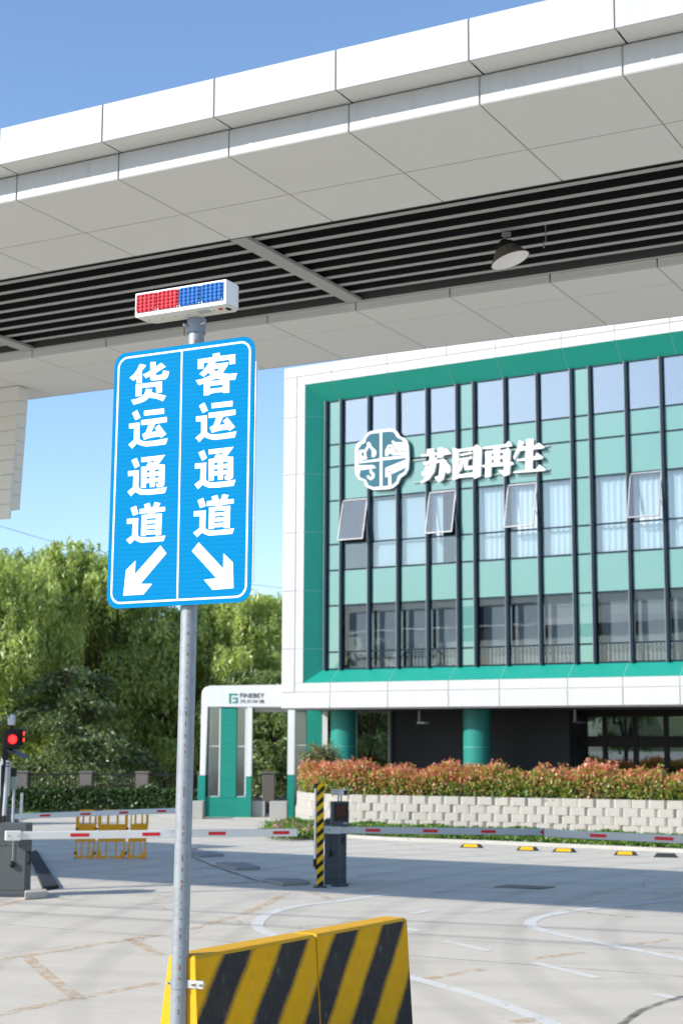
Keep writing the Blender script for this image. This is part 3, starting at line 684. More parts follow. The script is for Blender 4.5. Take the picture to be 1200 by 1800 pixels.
chars = {
 '1': [[(45, 200), (98, 190), (98, 148), (160, 143), (158, 180), (195, 177), (193, 138), (245, 133), (247, 160), (265, 140), (308, 178), (305, 190), (247, 197), (235, 218), (190, 224), (185, 195), (165, 198), (160, 228), (125, 232), (120, 205), (50, 212)],
       [(65, 262), (118, 254), (122, 228), (185, 222), (182, 245), (230, 238), (240, 230), (272, 255), (262, 340), (240, 415), (200, 438), (165, 395), (205, 380), (215, 262), (178, 268), (162, 345), (118, 412), (50, 450), (45, 440), (95, 385), (125, 276), (70, 283)],
       [(98, 278), (112, 305), (95, 365), (72, 388), (52, 362), (80, 330)], [(262, 258), (300, 290), (305, 345), (282, 365), (264, 340)]],
 '2': [([(325, 135), (378, 150), (508, 130), (535, 108), (578, 135), (568, 385), (512, 408), (510, 388), (376, 400), (325, 425)], [(376, 170), (508, 155), (506, 352), (376, 372)]),
       [(390, 190), (462, 178), (480, 168), (500, 184), (395, 206)],
       [(384, 230), (470, 218), (485, 208), (500, 225), (458, 243), (452, 298), (498, 293), (498, 325), (430, 332), (426, 246), (412, 295), (386, 345), (380, 338), (396, 248), (384, 248)]],
 '3': [([(590, 130), (790, 105), (815, 75), (845, 110), (840, 120), (738, 134), (738, 158), (790, 150), (808, 135), (830, 155), (825, 267), (845, 258), (862, 277), (828, 292), (822, 370), (775, 385), (725, 330), (775, 335), (778, 294), (662, 302), (660, 385), (610, 398), (612, 307), (580, 300), (582, 290), (612, 286), (612, 165), (685, 160), (685, 140), (592, 145)],
        [(663, 184), (685, 182), (685, 210), (663, 212)], [(738, 180), (767, 177), (767, 205), (738, 208)], [(663, 238), (685, 236), (685, 272), (663, 275)], [(738, 232), (767, 230), (767, 264), (738, 268)])],
 '4': [[(910, 70), (950, 85), (925, 127), (970, 120), (970, 60), (1035, 58), (1030, 115), (1052, 112), (1080, 92), (1130, 130), (1120, 140), (1028, 150), (1027, 216), (1045, 212), (1065, 180), (1115, 215), (1112, 232), (1025, 242), (1022, 327), (1060, 323), (1085, 282), (1140, 325), (1135, 337), (862, 357), (860, 344), (965, 334), (965, 246), (890, 250), (888, 237), (965, 227), (965, 155), (915, 160), (865, 240), (858, 215), (888, 150)]]}
cc = on(848, 815, FB(0, nS, 0), FB.Y)
lt = root('building_lettering', cc, 'white raised Chinese characters reading 苏园再生 on the glass front beside the emblem', 'lettering')
for k, polys in chars.items():
    g = G()
    for i, pl in enumerate(polys):
        loops = list(pl) if isinstance(pl, tuple) else [pl]
        g.poly(FE, [emb(l, 730, 760, 5) for l in loops], -.09 - i * .002, .0 + i * .0025)
    g.build('character', M['lettering'], lt)
for y0, y1 in ((790, 800), (838, 832)):
    a0_, z0_ = bpx(720, y0); 
    zz = bpx(848, y1 - 5 if y0 < 800 else y1 + 3)[1]
    G().box(FB, bpx(962, 800)[0], bpx(722, 800)[0], nS + .10, nS + .125, zz - .012, zz + .012).build('support_rail', M['joint_light'], lt)

# ================================================================== FOREGROUND SIGN
def signframe(th, ph, ps):
    t = math.radians(th); u = Vector((math.sin(t), math.cos(t), 0)); n = Vector((-u.y, u.x, 0))
    v = Vector((0, 0, 1)) + u * math.tan(math.radians(ph)) + n * math.tan(math.radians(ps)); v.normalize()
    u = (u - v * u.dot(v)).normalized(); return u, v, u.cross(v)
SO = at_d(321, 1070, 9.3)
su, sv, sn = signframe(115.695, -.6064, 1.5748)       # sn points back towards the camera side
if sn.dot(EYE - SO) < 0: sn = -sn
FS = Fr(SO, su, sv, sn)
def spx(x, y):
    q = on(x, y, SO, sn) - SO; return (q.dot(su), q.dot(sv))
pole_off = -.085
foot_t = (0 - SO.z) / sv.z
post = root('direction_sign', FS(0, foot_t, pole_off), 'blue two-lane direction sign with white Chinese characters and arrows on a galvanised pole', 'sign')
G().cyl(FS(-.012, foot_t, pole_off), FS(0, 1.90, pole_off), .0505, n=32).build('pole', M['steel'], post, smooth=False)
# flat face shading off, seam of rust spots down the pole
gr = G()
for i in range(90):
    t = foot_t + (1.88 - foot_t) * (i + random.random() * .7) / 90
    if .02 < t < 1.66: continue
    hgt = random.choice((.006, .01, .018, .03)); wd = random.uniform(.0015, .003)
    frc = (t - foot_t) / (1.9 - foot_t)
    ctr = FS(-.012 * (1 - frc) + .022, t, pole_off + .0462)
    gr.box(Fr(ctr, su, sv, sn), -wd, wd, -hgt / 2, hgt / 2, -.002, .0013)
gr.build('rust_spots', M['rust'], post, kind='stuff')
def rrect(a0, a1, b0, b1, r, n=8):
    P = []
    for (cx_, cy_, t0) in ((a1 - r, b1 - r, 0), (a0 + r, b1 - r, 90), (a0 + r, b0 + r, 180), (a1 - r, b0 + r, 270)):
        for k in range(n + 1):
            t = math.radians(t0 + 90 * k / n); P.append((cx_ + r * math.cos(t), cy_ + r * math.sin(t)))
    return P
sa0, sa1, sb0, sb1 = -.5545, .473, .0214, 1.6684
board = G().poly(FS, [rrect(sa0, sa1, sb0, sb1, .085)], -.0035, 0).build('sign_board', M['signblue'], post)
G().poly(FS, [rrect(sa0 + .028, sa1 - .028, sb0 + .028, sb1 - .028, .072), rrect(sa0 + .040, sa1 - .040, sb0 + .040, sb1 - .040, .062)[::-1]], .0004, .0012).build('border_line', M['signwhite'], board)
dx0 = spx(320, 620)[0]; dx1 = spx(312, 1050)[0]; 
G().poly(FS, [[(dx1 - .0055, sb0 + .0405), (dx1 + .0055, sb0 + .0405), (dx0 + .0055, sb1 - .0405), (dx0 - .0055, sb1 - .0405)]], .0004, .0011).build('divider_line', M['signwhite'], board)
glyph = {
 'huo': (215, 630, 12.6316, [([(392, 125), (440, 125), (532, 155), (500, 205), (440, 278), (440, 545), (318, 553), (318, 440), (262, 500), (165, 435), (265, 345), (330, 255)],),
   ([(628, 85), (748, 78), (745, 190), (868, 97), (972, 185), (750, 322), (750, 380), (870, 362), (900, 335), (912, 268), (1042, 290), (1030, 370), (1010, 420), (960, 465), (900, 475), (650, 493), (627, 462), (622, 388), (530, 440), (458, 355), (510, 340), (628, 275)],),
   ([(303, 580), (886, 508), (886, 755), (762, 770), (752, 625), (560, 645), (432, 660), (432, 830), (303, 847)],),
   ([(530, 680), (670, 680), (648, 752), (975, 832), (908, 950), (760, 895), (600, 868), (520, 940), (420, 985), (255, 1030), (202, 925), (330, 895), (430, 850), (490, 795), (515, 740)],)]),
 'ke': (330, 610, 12, [([(215, 262), (540, 213), (528, 150), (672, 118), (688, 190), (1005, 150), (1005, 350), (880, 370), (880, 268), (600, 303), (530, 318), (592, 325), (578, 355), (868, 322), (840, 400), (735, 555), (880, 568), (1045, 552), (1000, 692), (880, 695), (878, 960), (745, 970), (743, 948), (600, 960), (470, 985), (468, 1010), (340, 1025), (342, 768), (238, 805), (170, 703), (300, 675), (400, 635), (490, 595), (437, 540), (345, 628), (250, 568), (340, 485), (400, 405), (455, 322), (338, 337), (338, 455), (215, 467)],
   [(545, 468), (685, 448), (605, 525)], [(448, 728), (560, 680), (612, 660), (680, 685), (778, 690), (600, 708)], [(470, 822), (742, 792), (742, 850), (470, 885)])]),
 'yun': (330, 695, 12, [([(240, 218), (352, 152), (430, 318), (318, 375)],), ([(503, 168), (948, 113), (948, 228), (505, 275)],),
   ([(443, 372), (1010, 298), (1010, 408), (750, 450), (668, 630), (792, 605), (742, 540), (838, 465), (1000, 668), (882, 752), (860, 718), (720, 735), (620, 758), (512, 795), (468, 675), (548, 630), (608, 460), (443, 478)],),
   ([(178, 447), (408, 420), (410, 780), (460, 815), (540, 828), (720, 812), (1032, 758), (992, 888), (760, 918), (560, 938), (450, 918), (350, 875), (248, 985), (165, 895), (285, 795), (287, 545), (178, 552)],)]),
 'tong': (330, 780, 12, [([(228, 187), (345, 132), (410, 300), (305, 360)],),
   ([(157, 418), (395, 398), (387, 745), (405, 785), (470, 812), (560, 815), (760, 798), (1012, 758), (970, 888), (640, 925), (440, 925), (360, 890), (315, 865), (222, 960), (145, 860), (265, 765), (275, 515), (157, 528)],),
   ([(443, 125), (972, 65), (820, 272), (962, 275), (960, 690), (945, 735), (880, 758), (798, 766), (770, 690), (828, 670), (825, 638), (745, 655), (745, 752), (638, 765), (635, 662), (555, 680), (550, 776), (443, 778), (443, 325), (632, 303), (560, 290), (612, 212), (710, 238), (757, 192), (443, 225)],
    [(565, 398), (635, 395), (633, 448), (563, 455)], [(745, 385), (838, 372), (838, 420), (745, 432)], [(560, 540), (635, 530), (635, 578), (560, 585)], [(745, 522), (838, 512), (835, 555), (745, 565)])]),
 'dao': (330, 860, 12, [([(210, 235), (332, 182), (385, 355), (265, 400)],),
   ([(132, 468), (383, 445), (375, 825), (420, 858), (520, 870), (700, 857), (985, 822), (940, 942), (640, 965), (450, 980), (370, 950), (305, 915), (200, 1010), (118, 918), (248, 822), (258, 568), (132, 577)],),
   ([(503, 158), (625, 118), (662, 222), (700, 215), (738, 105), (868, 125), (828, 215), (972, 205), (972, 298), (735, 328), (725, 358), (902, 348), (888, 812), (768, 824), (765, 795), (555, 806), (550, 836), (443, 838), (455, 385), (595, 370), (598, 340), (408, 357), (408, 255), (528, 238)],
    [(570, 460), (778, 445), (770, 485), (565, 498)], [(570, 570), (770, 555), (765, 590), (565, 605)], [(565, 688), (768, 670), (765, 703), (555, 720)])])}
def putglyph(key, d=(0, 0)):
    ox, oy, s, parts = glyph[key]; g = G()
    for i, lp in enumerate(parts):
        g.poly(FS, [[(spx(ox + x / s, oy + y / s)[0] + d[0], spx(ox + x / s, oy + y / s)[1] + d[1]) for x, y in l] for l in lp], .0004, .0012)
    g.build('sign_character', M['signwhite'], board)
for k in ('huo', 'ke', 'yun', 'tong', 'dao'): putglyph(k)
for k, a, b in (('yun', (233.25, 1025 - 0, ), None), ('tong', None, None), ('dao', None, None)):
    src = {'yun': (350.75, 712), 'tong': (349.25, 795.5), 'dao': (347.5, 878)}[k]
    dst = {'yun': (233.25, 725), 'tong': (231.75, 809.3), 'dao': (230, 891.7)}[k]
    p, q = spx(*src), spx(*dst); putglyph(k, (q[0] - p[0], q[1] - p[1]))
for pts in ([(410, 715), (452, 770), (270, 985), (352, 985), (290, 1060), (148, 1068), (168, 888), (235, 822), (230, 918)],
            [(678, 693), (850, 878), (852, 770), (918, 835), (923, 1015), (775, 1028), (715, 957), (802, 945), (630, 755)]):
    G().poly(FS, [[spx(180 + x / 4, 780 + y / 4) for x, y in pts]], .0004, .0012).build('lane_arrow', M['signwhite'], board)
# rear channel rails and edge fold
for b in (.35, 1.35): G().box(FS, sa0 + .04, sa1 - .03, b - .02, b + .02, -.032, -.004).build('rear_rail', M['steel'], post)
G().box(FS, sa1 - .012, sa1 + .006, .14, 1.50, -.024, -.0045).build('side_channel', M['steel_bright'], post)
# lower clamp to the barrier
cb = spx(312, 1729)[1] * 1.0
cb = -2.205
ctr = FS(-.010, cb, pole_off)
G().cyl(FS(-.010, cb - .026, pole_off), FS(-.010, cb + .026, pole_off), .0555, n=32).build('clamp_band', M['steel'], post)
G().box(Fr(ctr, su, sn, sv), .052, .165, -.006, .006, -.024, .024).build('clamp_tab', M['steel_bright'], post, bevel=.002, segs=1)
for a, b in ((.10, .012), (.152, .012), (-.062, .0)):
    G().cyl(Fr(ctr, su, sn, sv)(a, -.02, 0), Fr(ctr, su, sn, sv)(a, .018, 0), .011, n=6).cyl(Fr(ctr, su, sn, sv)(a, .018, 0), Fr(ctr, su, sn, sv)(a, .04, 0), .006, n=10).build('clamp_bolt', M['bolt'], post)

# warning light bar on the pole top
top = FS(0, 1.90, pole_off)
bar = root('warning_light_bar', top, 'white warning light bar with two red and two blue lamp panels on the pole', 'warning light')
bu = Vector((math.sin(math.radians(118.2)), math.cos(math.radians(118.2)), 0)); bn = Vector((-bu.y, bu.x, 0))
# place the front lower-left corner on the sight line measured for it
fcl = at_d(237, 557, 9.40); 
QF = Fr(fcl, bu, bn, (0, 0, 1))
def barlen():
    best = None
    for k in range(400):
        p = QF(k * .002 + .3, 0, 0)
        q = RM.transposed() @ (p - EYE); x = 600 + FPX * q[0] / q[1]
        if x >= 397: return k * .002 + .3
    return .65
BL = barlen(); BH = .152; BD = .19
prof = [(0, 0), (BL, 0), (BL, BD * .62), (BL - .012, BD * .85), (BL - .045, BD), (.045, BD), (.012, BD * .85), (0, BD * .62)]
G().prism([QF(a, b, .004) for a, b in prof], [QF(a, b, BH) for a, b in prof]).build('housing', M['lightbar'], bar, bevel=.006)
ins = .004
prof2 = [(ins, ins), (BL - ins, ins), (BL - ins, BD * .62), (BL - .016, BD * .84), (BL - .048, BD - ins), (.048, BD - ins), (.016, BD * .84), (ins, BD * .62)]
G().prism([QF(a, b, -.004) for a, b in prof2], [QF(a, b, .0035) for a, b in prof2]).build('base_plate', M['lightbar_low'], bar)
pw = (BL - .035) / 4
for k in range(4):
    a0_ = .014 + k * (pw + .002); a1_ = a0_ + pw - .004; mt = M['red_lens'] if k < 2 else M['blue_lens']
    c0_, c1_ = .020, BH - .014
    lens = G().box(QF, a0_, a1_, -.008, -.001, c0_, c1_).build('lamp_panel', mt, bar, bevel=.004)
    g = G()
    for i in range(5):
        for j2 in range(4 + 1):
            ca = a0_ + (a1_ - a0_) * (i + .5) / 5; ccz = c0_ + (c1_ - c0_) * (j2 + .5) / 5
            g.lathe(QF(ca, -.0081, ccz), -bn, [(0, .0105), (.004, .0098), (.008, .006), (.0095, .0)], 10)
    g.build('lens_dome', mt, lens, smooth=True)
    for (aa, zz) in ((a0_ + .008, c0_ + .006), (a1_ - .008, c0_ + .006), (a0_ + .008, c1_ - .006), (a1_ - .008, c1_ - .006)):
        G().cyl(QF(aa, -.0115, zz), QF(aa, -.008, zz), .0035, n=8).build('screw', M['steel_bright'], lens)
# small controls under the right end
G().cyl(QF(BL - .09, .08, -.012), QF(BL - .09, .08, -.004), .012, n=16).build('red_button', M['red'], bar)
G().box(QF, BL - .055, BL - .035, .08, .12, -.012, -.004).build('switch', M['black'], bar)
G().box(QF, BL - .26, BL - .17, .06, .12, -.0052, -.004).build('rating_plate', M['joint_light'], bar)
for k in range(7):
    G().cyl(QF(.05 + k * (BL - .1) / 6, BD * .5, -.007), QF(.05 + k * (BL - .1) / 6, BD * .5, -.004), .005, n=8).build('screw', M['steel'], bar)
cp0 = FS(0, 1.76, pole_off)
vup = (top - cp0).normalized()
G().cyl(cp0, Vector((top.x, top.y, fcl.z - .006)), .060, n=32).build('pole_socket', M['clampgrey'], bar)
for sgn, r_ in ((-1, .5), (1, 1)):
    q = Fr(cp0 + vup * .045, su, sn, sv)
    G().cyl(q(sgn * .045 if sgn > 0 else -.035, .03, 0), q(sgn * .085 if sgn > 0 else -.05, .05 if sgn > 0 else .075, 0), .009, n=6).build('socket_bolt', M['steel_bright'], bar)

# ================================================================== CONCRETE BARRIERS
zt = .94
bfl = at_z(343, 1681, zt); bdr = at_z(716, 1613, zt) - bfl; BLN = bdr.length; bd = bdr.normalized()
bnn = Vector((bd.y, -bd.x, 0))     # outward, towards the camera side
FBR = Fr(bfl - Vector((0, 0, zt)), bd, bnn)
def barrier(s0, s1, notch, label, skew=0):
    rt = root('concrete_barrier', FBR((s0 + s1) / 2, -.1, 0), label, 'barrier', 'striped concrete barriers')
    W = .20
    lv = [(0.0, .062, .14), (.25, .046, .10), (zt - .02, .0012, .002), (zt, -.014, -.014)]   # z, front flare, back flare
    ring = []
    for z, ff, fb in lv:
        e = -.012 if z == zt else 0
        a0_, a1_ = s0 - e, s1 + e
        f, b = ff, -W - fb
        m = (f + b) / 2
        pts = [(a0_, f), (a1_, f), (a1_, b), (a0_, b)]
        if notch:
            pts = [(a0_, f), (a1_, f), (a1_, b), (a0_, b), (a0_, -.115), (a0_ + .05, -.115), (a0_ + .05, -.075), (a0_, -.075)]
        ring.append([FBR(a, bb + (skew * (a - s0)), z) for a, bb in pts])
    n = len(ring[0]); vs = [p for r in ring for p in r]; fs = []
    for k in range(len(ring) - 1):
        for i in range(n): fs.append((k * n + i, k * n + (i + 1) % n, (k + 1) * n + (i + 1) % n, (k + 1) * n + i))
    fs += [tuple(reversed(range(n))), tuple((len(ring) - 1) * n + i for i in range(n))]
    def uvf(p):
        d = p - FBR.O; return (d.dot(bd), p.z)
    o = G().add(vs, fs).build('barrier_body', M['barrier_stripe'], rt, uv=uvf, bevel=.008)
    me = o.data; me.materials.append(M['barrier_yellow'])
    for p in me.polygons:
        if abs(p.normal.dot(bd)) > .5 or p.normal.dot(bnn) < -.3: p.material_index = 1
        if p.normal.z > .6: p.material_index = 1
    return rt
seam = 1.262
b1 = barrier(0, seam - .006, True, 'yellow and black striped concrete barrier standing against the sign pole')
b2 = barrier(seam + .006, BLN, False, 'yellow and black striped concrete barrier at the far end, away from the pole', skew=-.004)
G().cyl(FBR(.048, -.095, .60), FBR(.060, -.095, .60), .045, n=20).build('lifting_hole', M['black'], b1)

# ================================================================== BOOM GATES AND POSTS
def boom(name, p0, p1, h, th, mat, marks, label, grp='boom barriers across the lanes', endcap=False):
    d = (p1 - p0); L = d.length; d.normalize(); side = Vector((d.y, -d.x, 0)).normalized(); side = -side if side.y > 0 else side; up = side.cross(d)
    if up.z < 0: up = -up
    q = Fr(p0, d, side, up)
    r = root(name, p0, label, 'boom barrier', grp)
    G().box(q, 0, L, -th / 2, th / 2, -h / 2, h / 2).build('boom_arm', mat, r, bevel=.008)
    for a, b in marks:
        G().box(q, a * L, b * L, th / 2, th / 2 + .003, -h * .21, h * .21).build('red_reflector', M['red'], r)
    if endcap: G().box(q, L, L + .02, -th / 2 - .004, th / 2 + .004, -h / 2 - .004, h / 2 + .004).build('end_cap', M['rubber'], r)
    return r, q
# left gate
DL = at_z(25, 1577, 0).y
p0 = at_d(12, 1469, DL - .12); p1 = at_d(522, 1463.2, DL + 1.1)
def mk(xs, x0, x1): return [((a - x0) / (x1 - x0), (b - x0) / (x1 - x0)) for a, b in xs]
lg, q = boom('boom_gate', p0, p1, .112, .05, M['arm_white'], mk([(119, 151), (243, 274), (360, 391), (477, 507)], 12, 522), 'long white boom arm with red patches on the grey cabinet at left edge')
for o_ in lg.children:
    if o_.name.startswith('boom_arm'): pass
G().box(q, -.02, .20, -.045, .045, -.068, .068).build('arm_clamp', M['arm_white'], lg, bevel=.012)
for a in (.03, .16): G().cyl(q(a, .045, 0), q(a, .052, 0), .011, n=12).build('clamp_screw', M['steel'], lg)
c0 = at_z(22, 1577, 0); FCB = Fr((c0.x, c0.y, 0), Vector((1, -.03, 0)).normalized(), Vector((.03, 1, 0)).normalized())
G().box(FCB, -.24, .175, .0, .36, .0, 1.015).build('cabinet', M['cab'], lg, bevel=.012)
for z_ in (.09, .70): G().box(FCB, -.235, .17, -.0015, .0, z_, z_ + .006).build('door_seam', M['black'], lg)
G().box(FCB, -.12, -.06, -.004, .0, .86, .90).build('lock_plate', M['steel_bright'], lg)
G().box(FCB, .1755, .1765, .05, .32, .10, .92).build('service_door', M['cab_dark'], lg)
G().box(FCB, -.25, .185, -.012, .37, -.0, .04).build('cabinet_plinth', M['cab_dark'], lg)
G().cyl(FCB(-.01, -.02, .44), FCB(-.01, -.02, .80), .004, n=6).build('cord', M['steel_bright'], lg)
G().lathe(FCB(-.01, -.035, .40), (0, 0, 1), [(0, .0), (.01, .025), (.05, .036), (.08, .03), (.10, .012), (.102, 0)], 16).build('release_knob', M['black'], lg, smooth=True)
for s in range(8): G().cyl(FCB(-.20 + .035 * (s % 4), -.004, .72 + .04 * (s // 4)), FCB(-.20 + .035 * (s % 4), .0, .72 + .04 * (s // 4)), .005, n=6).build('vent_hole', M['black'], lg)
G().tube([FCB(.175, .1, .62), FCB(.215, .1, .60), FCB(.215, .1, .48), FCB(.185, .1, .44)], .012).build('crank_handle', M['black'], lg)
# middle gate with its arm to the right
DM = at_z(590, 1558, 0).y
cm = at_z(589, 1556, 0); FM = Fr((cm.x, cm.y, 0), Vector((1, -.02, 0)).normalized(), Vector((.02, 1, 0)).normalized())
p0 = at_d(566, 1458.5, DM - .1); p1 = at_d(953, 1462.5, DM + .9)
mg, q = boom('boom_gate', p0, p1, .105, .05, M['arm_grey'], mk([(639, 664), (738, 764), (841, 867), (948, 953)], 566, 953), 'silver boom arm with red patches on the slate cabinet behind the striped post', endcap=True)
G().box(FM, -.17, .165, .06, .40, .0, .985).build('cabinet', M['cab_dark'], mg, bevel=.012)
G().box(q, -.02, .30, -.04, .04, -.06, .06).build('arm_clamp', M['arm_grey'], mg, bevel=.01)
G().cyl(q(.10, .04, .0), q(.10, .05, .0), .01, n=12).build('clamp_screw', M['black'], mg)
G().cyl(FM(-.075, .03, .47), FM(-.075, .03, .80), .004, n=6).build('cord', M['black'], mg)
G().lathe(FM(-.075, .02, .42), (0, 0, 1), [(0, .0), (.01, .022), (.05, .032), (.08, .026), (.10, .010), (.102, 0)], 14).build('release_knob', M['black'], mg, smooth=True)
G().box(FM, -.16, .155, .0575, .06, .08, .086).build('door_seam', M['black'], mg)
G().box(FM, .10, .125, .04, .06, .62, .72).build('door_lock', M['black'], mg)
# arm coming in from the right
p0 = at_d(1275, 1479, DM - 2.1); p1 = at_d(957, 1464.5, DM + .45)
rg, q = boom('boom_gate', p0, p1, .115, .05, M['arm_grey'], mk([(1192, 1160), (1075, 1045)], 1275, 957), 'silver boom arm with red patches reaching in from the right edge')
cr_ = at_z(1300, 1600, 0); G().box(Fr((p0.x + .1, p0.y + .1, 0), (1, 0, 0), (0, 1, 0)), -.2, .2, 0, .36, 0, 1.0).build('cabinet', M['cab_dark'], rg, bevel=.012)
# far arm behind the left gate
DR = 27.5
p0 = at_d(20, 1435.5, DR); p1 = at_d(330, 1424, DR + .9)
fg, q = boom('boom_gate', p0, p1, .092, .045, M['arm_white'], mk([(69, 87), (139, 157), (207, 223), (274, 291)], 20, 330), 'far white boom arm with red patches behind the orange folding barrier')
G().box(Fr((p0.x - .1, p0.y, 0), (1, 0, 0), (0, 1, 0)), -.2, .18, .03, .36, 0, .98).build('cabinet', M['cab'], fg, bevel=.012)
sp = at_z(331, 1494, 0)
rs = root('arm_rest_post', sp, 'thin dark post with square foot half hidden behind the sign pole', 'post')
G().cyl(sp, sp + Vector((0, 0, 1.25)), .022, n=12).build('post_tube', M['cab_dark'], rs)
G().box(Fr(sp, (1, 0, 0), (0, 1, 0)), -.13, .17, -.12, .12, 0, .06).build('foot', M['concrete'], rs)
# yellow and black guard post
yp = at_z(562.5, 1560, 0)
FY = Fr((yp.x, yp.y, 0), (1, 0, 0), (0, 1, 0))
yr = root('guard_post', yp, 'square guard post with yellow and black diagonal stripes before the slate cabinet', 'post')
hp = (1560 - 1377) / (1560 - 1300) * 2.2
G().box(FY, -.052, .048, -.045, .045, .03, hp).build('post_body', M['post_stripe'], yr, uv=lambda p: (p.z, (p.x - yp.x)), bevel=.004)
G().box(FY, -.10, .10, -.09, .09, 0, .028).build('base_plate', M['cab_dark'], yr)
for a in (-.08, .08): G().cyl(FY(a, -.06, .028), FY(a, -.06, .045), .01, n=6).build('anchor_bolt', M['steel'], yr)
tr = root('sensor_tube', FY(-.085, .02, .4), 'thin silver tube with black ends fixed beside the striped guard post', 'tube')
G().cyl(FY(-.078, .02, .42), FY(-.075, .02, 1.47), .022, n=12).build('tube_body', M['steel_bright'], tr)
G().cyl(FY(-.078, .02, .30), FY(-.078, .02, .419), .03, n=12).build('end_cap', M['black'], tr)
G().cyl(FY(-.075, .02, 1.471), FY(-.075, .02, 1.54), .028, n=12).build('end_cap', M['black'], tr)
G().box(FY, -.078, -.052, .0, .04, .26, .31).box(FY, -.07, -.052, .0, .04, 1.2, 1.24).build('bracket', M['black'], tr)
# display terminal with number-plate camera
dp = at_z(596.5, 1557, 0); dp.y -= .0
FD = Fr((dp.x, dp.y - .12, 0), Vector((1, .22, 0)).normalized(), Vector((-.22, 1, 0)).normalized())
s_ = (dp.y - .12) / FPX
def zy(y): return 2.2 + (1300 - y) * s_
dt = root('display_terminal', FD(0, 0, 0), 'black display terminal with dim red text and a camera on a slim pole', 'terminal')
G().box(FD, -.115, .12, -.08, .09, 0, .045).build('foot_plate', M['cab_dark'], dt, bevel=.004)
G().cyl(FD(0, 0, .045), FD(0, 0, zy(1446)), .019, n=14).build('pole', M['cab_dark'], dt)
G().box(FD, -.135, .13, -.06, .07, zy(1447), zy(1405)).build('screen_housing', M['cab_dark'], dt, bevel=.008)
scr = G().box(FD, -.10, .118, -.066, -.061, zy(1438), zy(1408)).build('screen', M['screen'], dt)
for k in range(4):
    z = zy(1414 + 5 * k); g = G()
    for c in range(4):
        for b_ in range(3):
            a = -.055 + c * .034 + b_ * .009; g.box(FD, a, a + .005, -.0672, -.0665, z - .011, z + .011)
        g.box(FD, -.055 + c * .034, -.055 + c * .034 + .023, -.0672, -.0665, z - .002, z + .002)
    g.build('screen_text', M['screen_text'], scr)
G().box(FD, .045, .105, -.0635, -.0605, zy(1443), zy(1441)).build('maker_badge', M['joint_light'], dt)
G().box(FD, -.03, -.012, -.01, .01, zy(1405.2), zy(1393.5)).box(FD, .012, .03, -.01, .01, zy(1405.2), zy(1393.5)).build('camera_bracket', M['cab_dark'], dt)
FK = Fr(FD(0, 0, zy(1391)), Vector((.80, .60, 0)).normalized(), Vector((-.60, .80, 0)).normalized())
FK = Fr(FD(0.0, 0, zy(1391)), Vector((.85, -.52, 0)), Vector((.52, .85, 0)))
G().box(FK, -.13, .10, -.05, .05, -.03, .045).build('camera_body', M['arm_grey'], dt, bevel=.012)
G().box(FK, -.14, .135, -.058, .058, .046, .056).build('camera_hood', M['arm_white'], dt, bevel=.003)
G().box(FK, .101, .115, -.043, .043, -.026, .04).build('camera_face', M['black'], dt)
G().cyl(FK(.116, -.02, -.03), FK(.128, -.02, -.03), .010, n=10).cyl(FK(.116, .02, -.03), FK(.128, .02, -.03), .010, n=10).build('camera_lamp', M['steel_bright'], dt)
# left signal post cluster
DS = DL + .8; sc = DS / FPX
def LX(x): return (x - 600) * sc
def LZ(y): return 2.2 + (1300 - y) * sc
FT = Fr((0, DS, 0), (1, 0, 0), (0, 1, 0))
sg = root('signal_post', FT(LX(19), 0, 0), 'black signal post with lit red lamp and a small camera on top', 'traffic light')
G().box(FT, LX(13), LX(21.5), -.03, .03, 0, LZ(1345)).build('post_body', M['black'], sg, bevel=.004)
G().box(FT, LX(16), LX(23), -.03, .03, LZ(1345), LZ(1290)).build('post_body', M['black'], sg)
G().box(FT, LX(17), LX(44), -.09, .05, LZ(1318), LZ(1284)).build('signal_housing', M['black'], sg, bevel=.02)
G().box(FT, LX(14), LX(24), -.05, .06, LZ(1336), LZ(1288)).build('side_housing', M['black'], sg, bevel=.015)
c = FT(LX(33), -.092, LZ(1301))
ln = G().lathe(c, (0, -1, 0), [(0, .066), (.01, .062), (.016, .04), (.018, 0)], 24).build('red_lamp', M['ledred'], sg, smooth=True)
G().lathe(c, (0, -1, 0), [(-.002, .072), (.06, .076), (.06, .079), (-.002, .079)], 24).build('lamp_visor', M['black'], sg)
G().box(FT, LX(43.5), LX(49), -.02, .08, LZ(1312), LZ(1284)).build('side_lamp', M['black'], sg)
G().cyl(FT(LX(49.2), -.0, LZ(1291)), FT(LX(50), -.0, LZ(1291)), .03, n=12).cyl(FT(LX(49.2), -.0, LZ(1302)), FT(LX(50), -.0, LZ(1302)), .028, n=12).build('side_lens', M['ledred'], sg)
G().cyl(FT(LX(27.5), 0, LZ(1284)), FT(LX(27.5), 0, LZ(1276)), .02, n=10).build('camera_mount', M['black'], sg)
G().box(FT, LX(22), LX(33.5), -.06, .06, LZ(1277), LZ(1263)).build('camera_body', M['arm_grey'], sg, bevel=.015)
G().lathe(FT(LX(29), 0, LZ(1263)), (0, 0, 1), [(0, .035), (.02, .036), (.045, .022), (.052, 0)], 14).build('camera_dome', M['steel_bright'], sg, smooth=True)
G().hexa([FT(LX(25), -.16, LZ(1320)), FT(LX(54), -.16, LZ(1334)), FT(LX(57), .10, LZ(1332)), FT(LX(27), .10, LZ(1318)), FT(LX(25), -.16, LZ(1318.5)), FT(LX(54), -.16, LZ(1331)), FT(LX(57), .10, LZ(1329)), FT(LX(27), .10, LZ(1316))]).build('rain_hood', M['cab_dark'], sg)
G().cyl(FT(LX(28), -.06, LZ(1336)), FT(LX(28), -.06, LZ(1338)), .02, n=8).box(FT, LX(30), LX(39), -.04, .04, LZ(1365), LZ(1350)).build('control_box', M['black'], sg)
